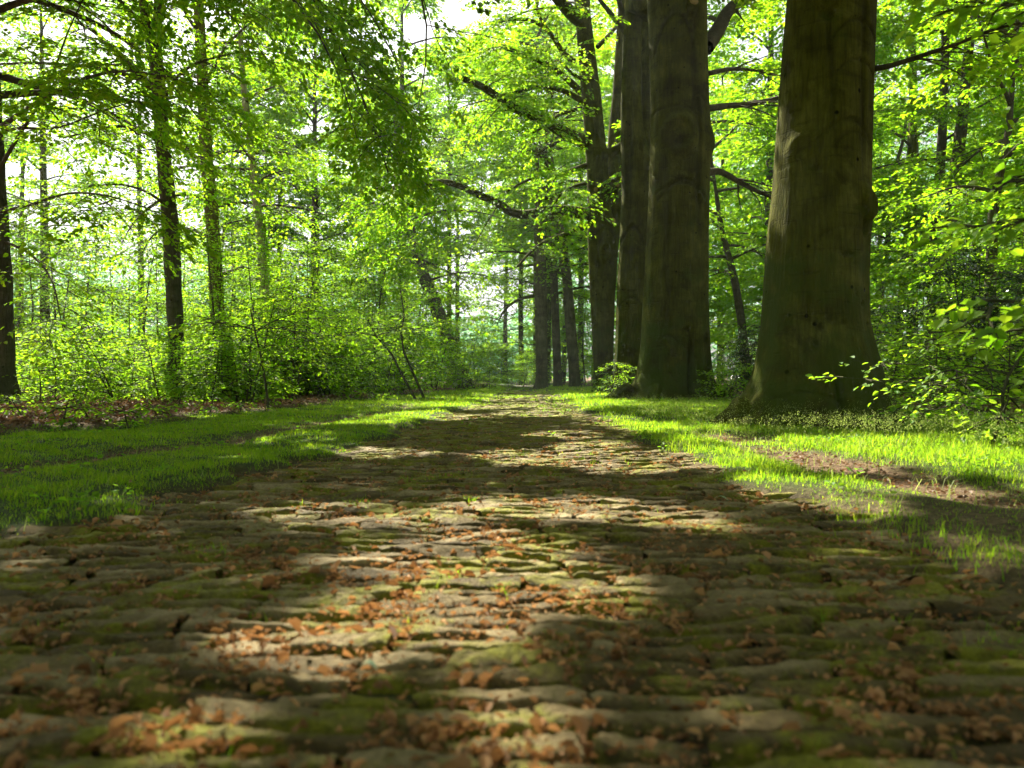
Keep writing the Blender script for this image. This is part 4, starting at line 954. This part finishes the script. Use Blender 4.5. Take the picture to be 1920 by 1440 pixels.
    for x, y, s in ((3.4, 37, 1.0), (4.2, 40, 1.2), (2.4, 39, .9), (5.5, 26, .8), (6.6, 29, 1), (5.2, 31, .9), (7.6, 25, .9), (8.6, 27.5, 1.0), (6.2, 22.5, .7)):
        put(tall if s > .85 else mid, n, x, y, *G5, sc=s); n += 1
    # right-hand thicket
    G6 = ('low leafy sapling over the shaded litter right of the big trunk', 'low saplings right of the big trunk')
    for x, y in ((5.9, 10.2), (6.6, 11.2), (5.6, 12), (7.4, 12), (6.9, 9.8), (7.9, 10.8), (5.2, 11.2), (8.6, 12.6), (6.3, 12.9), (4.95, 9.5), (5.6, 9.2)):
        put(low, n, x, y, *G6); n += 1
    G7 = ('beech sapling of the tall thicket behind the holly on the right', 'saplings of the right thicket')
    for x, y, s in ((7.2, 14, .8), (8.4, 15, .9), (9.8, 15.5, .9), (6.6, 15.4, .8), (10.6, 14.4, .9), (8, 17.5, .8), (11.5, 16.5, 1), (9.6, 19, .85), (7.2, 19.5, .6), (12.6, 18.6, 1), (10.8, 21, 1), (14, 20.5, 1.1), (13, 24, 1.1)):
        put(tall if s > .82 else mid, n, x, y, *G7, sc=s * .8); n += 1
    for x, y, s, lab in ((7.6, 13.2, 1.15, 'dark glossy holly in the shade, nearer the big trunk'), (9.4, 13.4, 1.25, 'dark glossy holly in the shade at the right picture edge'), (5.05, 17.2, .62, 'small dark holly bush between the two biggest trunks'), (6.2, 14.6, .8, 'dark holly just behind the right side of the big trunk'), (8.6, 11.6, .8, 'low holly in front of the taller hollies on the right')):
        put(holly, n, x, y, lab, None, name='holly_bush', cat='holly', sc=s); n += 1
    # shoots at the feet of the row
    for px, py, d, s, lab in ((1160, 733, 20.4, .85, 'leafy shoot at the foot of the pale forked beech left of the dark trunk'), (1345, 735, 16.2, .62, 'small leafy shoot at the right foot of the dark middle trunk'), (1395, 745, 15, .8, 'leafy sapling in the gap between the two biggest trunks'), (1128, 730, 22.4, .6, 'leafy shoot in front of the limbed beech')):
        put(low, n, up(px, d), d, lab, None, sc=s); n += 1
    # single near plants
    seed = [proto(((380 + i, .28, 3, .16, .05, 4), dict(spr=.14, dens=.12, h0=.5)), M_LEAFN) for i in range(3)]
    G8 = ('tiny beech seedling sprouting from the brown litter left of the path', 'seedlings on the left litter')
    for px, py in ((45, 790), (110, 800), (200, 770), (95, 775), (245, 795), (300, 785), (170, 795), (330, 770), (20, 770), (280, 760), (390, 775), (450, 770), (140, 765), (500, 760)):
        d = (CH - .06) * F / (py - HZ); put(seed, n, up(px, d), d, *G8, name='beech_seedling', cat='seedling'); n += 1
    for px, py, s, lab in ((1738, 815, 1.6, 'pale green seedling in the grass at the right foot of the big trunk'), (1855, 850, 1.5, 'bright lit seedling in the sunny grass at the right edge'), (1800, 800, 1.8, 'dark thin seedling in the grass right of the pale green one'), (1650, 790, 1.2, 'small seedling in the grass touching the big trunk')):
        d = CH * F / (py - HZ); put(seed, n, up(px, d), d, lab, None, name='beech_seedling', cat='seedling', sc=s); n += 1
undergrowth()

def near_saplings():
    rng = np.random.default_rng(83)
    K = lambda P: shade_filter(P, rng)
    def one(label, stem, sr, limbs, leaf, k, spr):
        b = np.array([stem[0][0], stem[0][1], 0.0]); r = thing('beech_sapling', label, 'sapling', b)
        T = Tubes(); T.add(stem, np.linspace(*sr, len(stem)), 8); link('stem', T.mesh('stem', M_TWIG, b), r)
        for pts, r0, r1, ns, sl in limbs:
            T, SP = Tubes(), Spray()
            limb_growth(T, SP, pts, r0, r1, rng, ns, sl, spr, .25, 6, hang=.05, dens=.16)
            lo = link('limb', T.mesh('limb', M_TWIG, b), r)
            V, Q, v = SP.leaves(rng, k, leaf, fine=True, tilt=.3, wide=.28); link('foliage', mesh_from('foliage', V - b, [Q], M_LEAFN, False, v), lo)
        return r
    d = 5.6
    st = px_limb([(1885, 836), (1882, 790), (1880, 740), (1890, 705), (1912, 670), (1940, 600), (1950, 480)], d, d)
    one('dark crooked sapling stem by the right edge, twigs crossing before the big trunk', st, (.014, .006), [
        (px_limb([(1881, 770), (1820, 735), (1760, 722), (1700, 715), (1640, 712), (1560, 706)], d, 5.2), .005, .0015, 6, .15),
        (px_limb([(1882, 735), (1830, 705), (1780, 690), (1720, 684), (1660, 680), (1600, 676)], d, 5.0), .005, .0015, 5, .14),
        (px_limb([(1895, 700), (1850, 690), (1790, 720), (1740, 740)], d, 5.4), .005, .002, 7, .28),
        (px_limb([(1900, 690), (1850, 640), (1800, 620), (1740, 640)], d, 5.9), .005, .002, 7, .3),
        (px_limb([(1885, 790), (1840, 760), (1800, 755), (1750, 770)], d, 5.2), .004, .002, 5, .22)], .044, 4, .16)
    d = 2.7
    st = np.array([[2.15, d, -.03], [2.14, d, .4], [2.1, d + .05, .9], [2.12, d + .1, 1.4], [2.05, d + .1, 2.1], [2.0, d + .1, 2.7]])
    one('blurred leafy sapling twigs reaching in from the right picture edge', st, (.016, .006), [
        (np.array([st[1] + [0, 0, .1], at(2000, 560, d), at(1930, 560, d), at(1880, 570, 2.6), at(1830, 585, 2.6)]), .006, .002, 6, .16),
        (np.array([st[2] + [0, 0, -.1], at(2000, 420, d), at(1940, 405, d), at(1880, 415, 2.65), at(1800, 430, 2.65)]), .006, .002, 6, .17),
        (np.array([st[2], at(2000, 340, d), at(1950, 330, d), at(1900, 350, 2.7)]), .005, .002, 4, .15),
        (np.array([st[1], at(2000, 640, d), at(1940, 610, d), at(1880, 610, 2.7)]), .005, .002, 4, .15),
        (np.array([st[3] + [0, 0, .3], at(2020, -20, 3.1), at(1940, 10, 3.1), at(1860, 10, 3.2), at(1780, 20, 3.2)]), .007, .002, 9, .22),
        (np.array([st[4], at(2020, -160, 3.1), at(1900, -100, 3.1), at(1800, -40, 3.2), at(1750, 0, 3.2)]), .007, .002, 9, .2)], .058, 5, .15)
    # thin leaning stems in the left thicket by the bend
    for pts, d, lab in (([(797, 745), (775, 700), (757, 660), (752, 625), (758, 590), (750, 540)], 17.5, 'thin dark leaning stem, right one of two at the left edge of the far grass'),
                        ([(782, 750), (755, 705), (735, 665), (705, 630), (690, 600)], 16.5, 'thin dark leaning stem, left one of two at the left edge of the far grass'),
                        ([(505, 765), (498, 720), (490, 670), (478, 620), (470, 580)], 11.5, 'thin upright sapling stem on the litter edge left of the path')):
        P = px_limb(pts, d, d); P[0][2] = -.03
        one(lab, P, (.03 * d / 17, .01), [(grow(P[3], a, .3, 1.1, 5, rng), .01, .003, 6, .5) for a in (-1.2, .5, 2.2, 3.6)], .07, 8, .35)
near_saplings()

# ------------------------------------------------------------------ far wood across the clearing (reads as one mass)
def far_wood():
    rng = np.random.default_rng(99)
    n = 90000
    x = rng.uniform(-62, 70, n); y = 66 + rng.random(n) * 22 + .004 * x * x * 0
    top = 9 + 3 * wob(x, y, 9, 2) + 9 * smooth(2, 18, x) + 2.0 * smooth(-20, -8, x)
    top = np.where(x < -14, 10.5 + 3 * wob(x, y, 6, 5), top + 3)
    top = np.where((x > -9) & (x < 3), 5.5 + 1.2 * wob(x, y, 3, 4), top)
    z = top * rng.random(n) ** .8
    P = np.stack([x, y, z], -1) + rng.normal(size=(n, 3)) * .4
    D = rng.normal(size=(n, 3)) * np.array([[1, 1, .4]]); N = rng.normal(size=(n, 3)) * .6 + np.array([[0, 0, 1.0]])
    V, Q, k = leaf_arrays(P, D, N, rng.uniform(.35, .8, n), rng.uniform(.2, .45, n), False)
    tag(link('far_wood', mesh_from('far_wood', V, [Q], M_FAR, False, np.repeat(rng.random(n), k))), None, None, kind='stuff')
far_wood()

def haze():
    V = np.array([[x, y, z] for x in (-75, 85) for y in (-27, 95) for z in (-1.2, 27)], float)
    Q = np.array([[0, 1, 3, 2], [4, 6, 7, 5], [0, 4, 5, 1], [2, 3, 7, 6], [0, 2, 6, 4], [1, 5, 7, 3]])
    m, nt, N, L = newmat('haze'); p = N.new('ShaderNodeVolumePrincipled'); p.inputs['Density'].default_value = .0006
    p.inputs['Color'].default_value = (.86, .95, 1, 1); p.inputs['Anisotropy'].default_value = .3
    o = N.new('ShaderNodeOutputMaterial'); L.new(p.outputs[0], o.inputs['Volume'])
    tag(link('haze', mesh_from('haze', V, [Q], m)), None, None, kind='stuff')
haze()

def rear_wood():
    # the walk goes on through the wood behind the viewer
    rng = np.random.default_rng(5)
    n = 26000
    x = rng.uniform(-32, 32, n); y = -13 - 12 * rng.random(n) + .006 * x * x; z = 15 * rng.random(n) ** .9
    P = np.stack([x, y, z], -1); D = rng.normal(size=(n, 3)) * np.array([[1, 1, .4]]); N = rng.normal(size=(n, 3)) * .6 + np.array([[0, 0, 1.0]])
    V, Q, k = leaf_arrays(P, D, N, rng.uniform(.3, .7, n), rng.uniform(.2, .4, n), False)
    tag(link('rear_wood', mesh_from('rear_wood', V, [Q], M_CANOPY, False, np.repeat(rng.random(n), k))), None, None, kind='stuff')
rear_wood()

# two fresh leaves dropped on the stones
def fresh_leaf(px, py, sz, az, label):
    d = (CH - .012) * F / (py - HZ); b = np.array([up(px, d), d, .016])
    n = 9; t = np.linspace(0, 1, n); w = .33 * np.sin(pi * t ** .85) ** .9 * sz
    c = np.stack([np.zeros(n), (t - .5) * sz, .012 * np.sin(t * pi) + .004], -1)
    V = np.concatenate([c, c + np.stack([w, 0 * w, .15 * w], -1), c + np.stack([-w, 0 * w, .15 * w], -1)])
    q = np.arange(n - 1)[:, None]; Q = np.concatenate([q + np.array([[0, n, n + 1, 1]]), q + np.array([[0, 1, 2 * n + 1, 2 * n]])])
    o = link('fresh_leaf', mesh_from('fresh_leaf', V, [Q], M_PALE, True, np.full(len(V), .5))); o.location = b; o.rotation_euler = (.1, .12, az)
    tag(o, label, 'leaf')
M_PALE = leaf_mat('pale_leaf', ((.3, .42, .24), (.45, .55, .38)), ((.2, .4, .1), (.3, .5, .1)), .45, .4, .25)
M_GREENL = M_LEAFN
fresh_leaf(688, 1267, .034, 1.5, 'pale grey-green fresh leaf lying on the cobbles in the foreground')
fresh_leaf(1352, 941, .06, 1.2, 'bright green fresh leaf lying on the cobbles near the right grass')

# ------------------------------------------------------------------ camera, light, sky
cam = bpy.data.cameras.new('camera'); co = bpy.data.objects.new('camera', cam); COL.objects.link(co)
co.location = (0, 0, CH); co.rotation_euler = (radians(90) - math.atan(14 / F), 0, 0)
cam.sensor_width = 36; cam.lens = 36 * F / 1920; cam.clip_start = .05; cam.clip_end = 3000
cam.dof.use_dof = True; cam.dof.focus_distance = 8.5; cam.dof.aperture_fstop = 3.3
C.camera = co
sun = bpy.data.lights.new('sun', 'SUN'); so = bpy.data.objects.new('sun', sun); COL.objects.link(so)
sun.energy = 5.0; sun.angle = radians(.53); sun.color = (1, .93, .79)
so.rotation_euler = (pi / 2 - SUN_EL, 0, pi - SUN_AZ)
W = bpy.data.worlds.new('World'); C.world = W; W.use_nodes = True
nt = W.node_tree; nt.nodes.clear()
sk = nt.nodes.new('ShaderNodeTexSky'); sk.sky_type = 'NISHITA'; sk.sun_disc = False; sk.sun_elevation = SUN_EL; sk.sun_rotation = SUN_AZ
sk.air_density = 1.0; sk.dust_density = 3.0; sk.ozone_density = 1.0
bg = nt.nodes.new('ShaderNodeBackground'); bg.inputs['Strength'].default_value = .05
ow = nt.nodes.new('ShaderNodeOutputWorld'); hs = nt.nodes.new('ShaderNodeHueSaturation'); hs.inputs['Saturation'].default_value = .28; nt.links.new(sk.outputs[0], hs.inputs['Color']); nt.links.new(hs.outputs[0], bg.inputs[0]); nt.links.new(bg.outputs[0], ow.inputs[0])
C.view_settings.view_transform = 'Standard'; C.view_settings.look = 'None'; C.view_settings.exposure = 2.1; C.view_settings.gamma = 1
cy = C.cycles
cy.max_bounces = 8; cy.diffuse_bounces = 4; cy.glossy_bounces = 2; cy.transmission_bounces = 5; cy.transparent_max_bounces = 4
cy.volume_bounces = 0
cy.caustics_reflective = False; cy.caustics_refractive = False; cy.sample_clamp_indirect = 6
cy.use_denoising = True; cy.use_adaptive_sampling = True; cy.adaptive_threshold = .02
try: cy.denoiser = 'OPENIMAGEDENOISE'
except Exception: pass
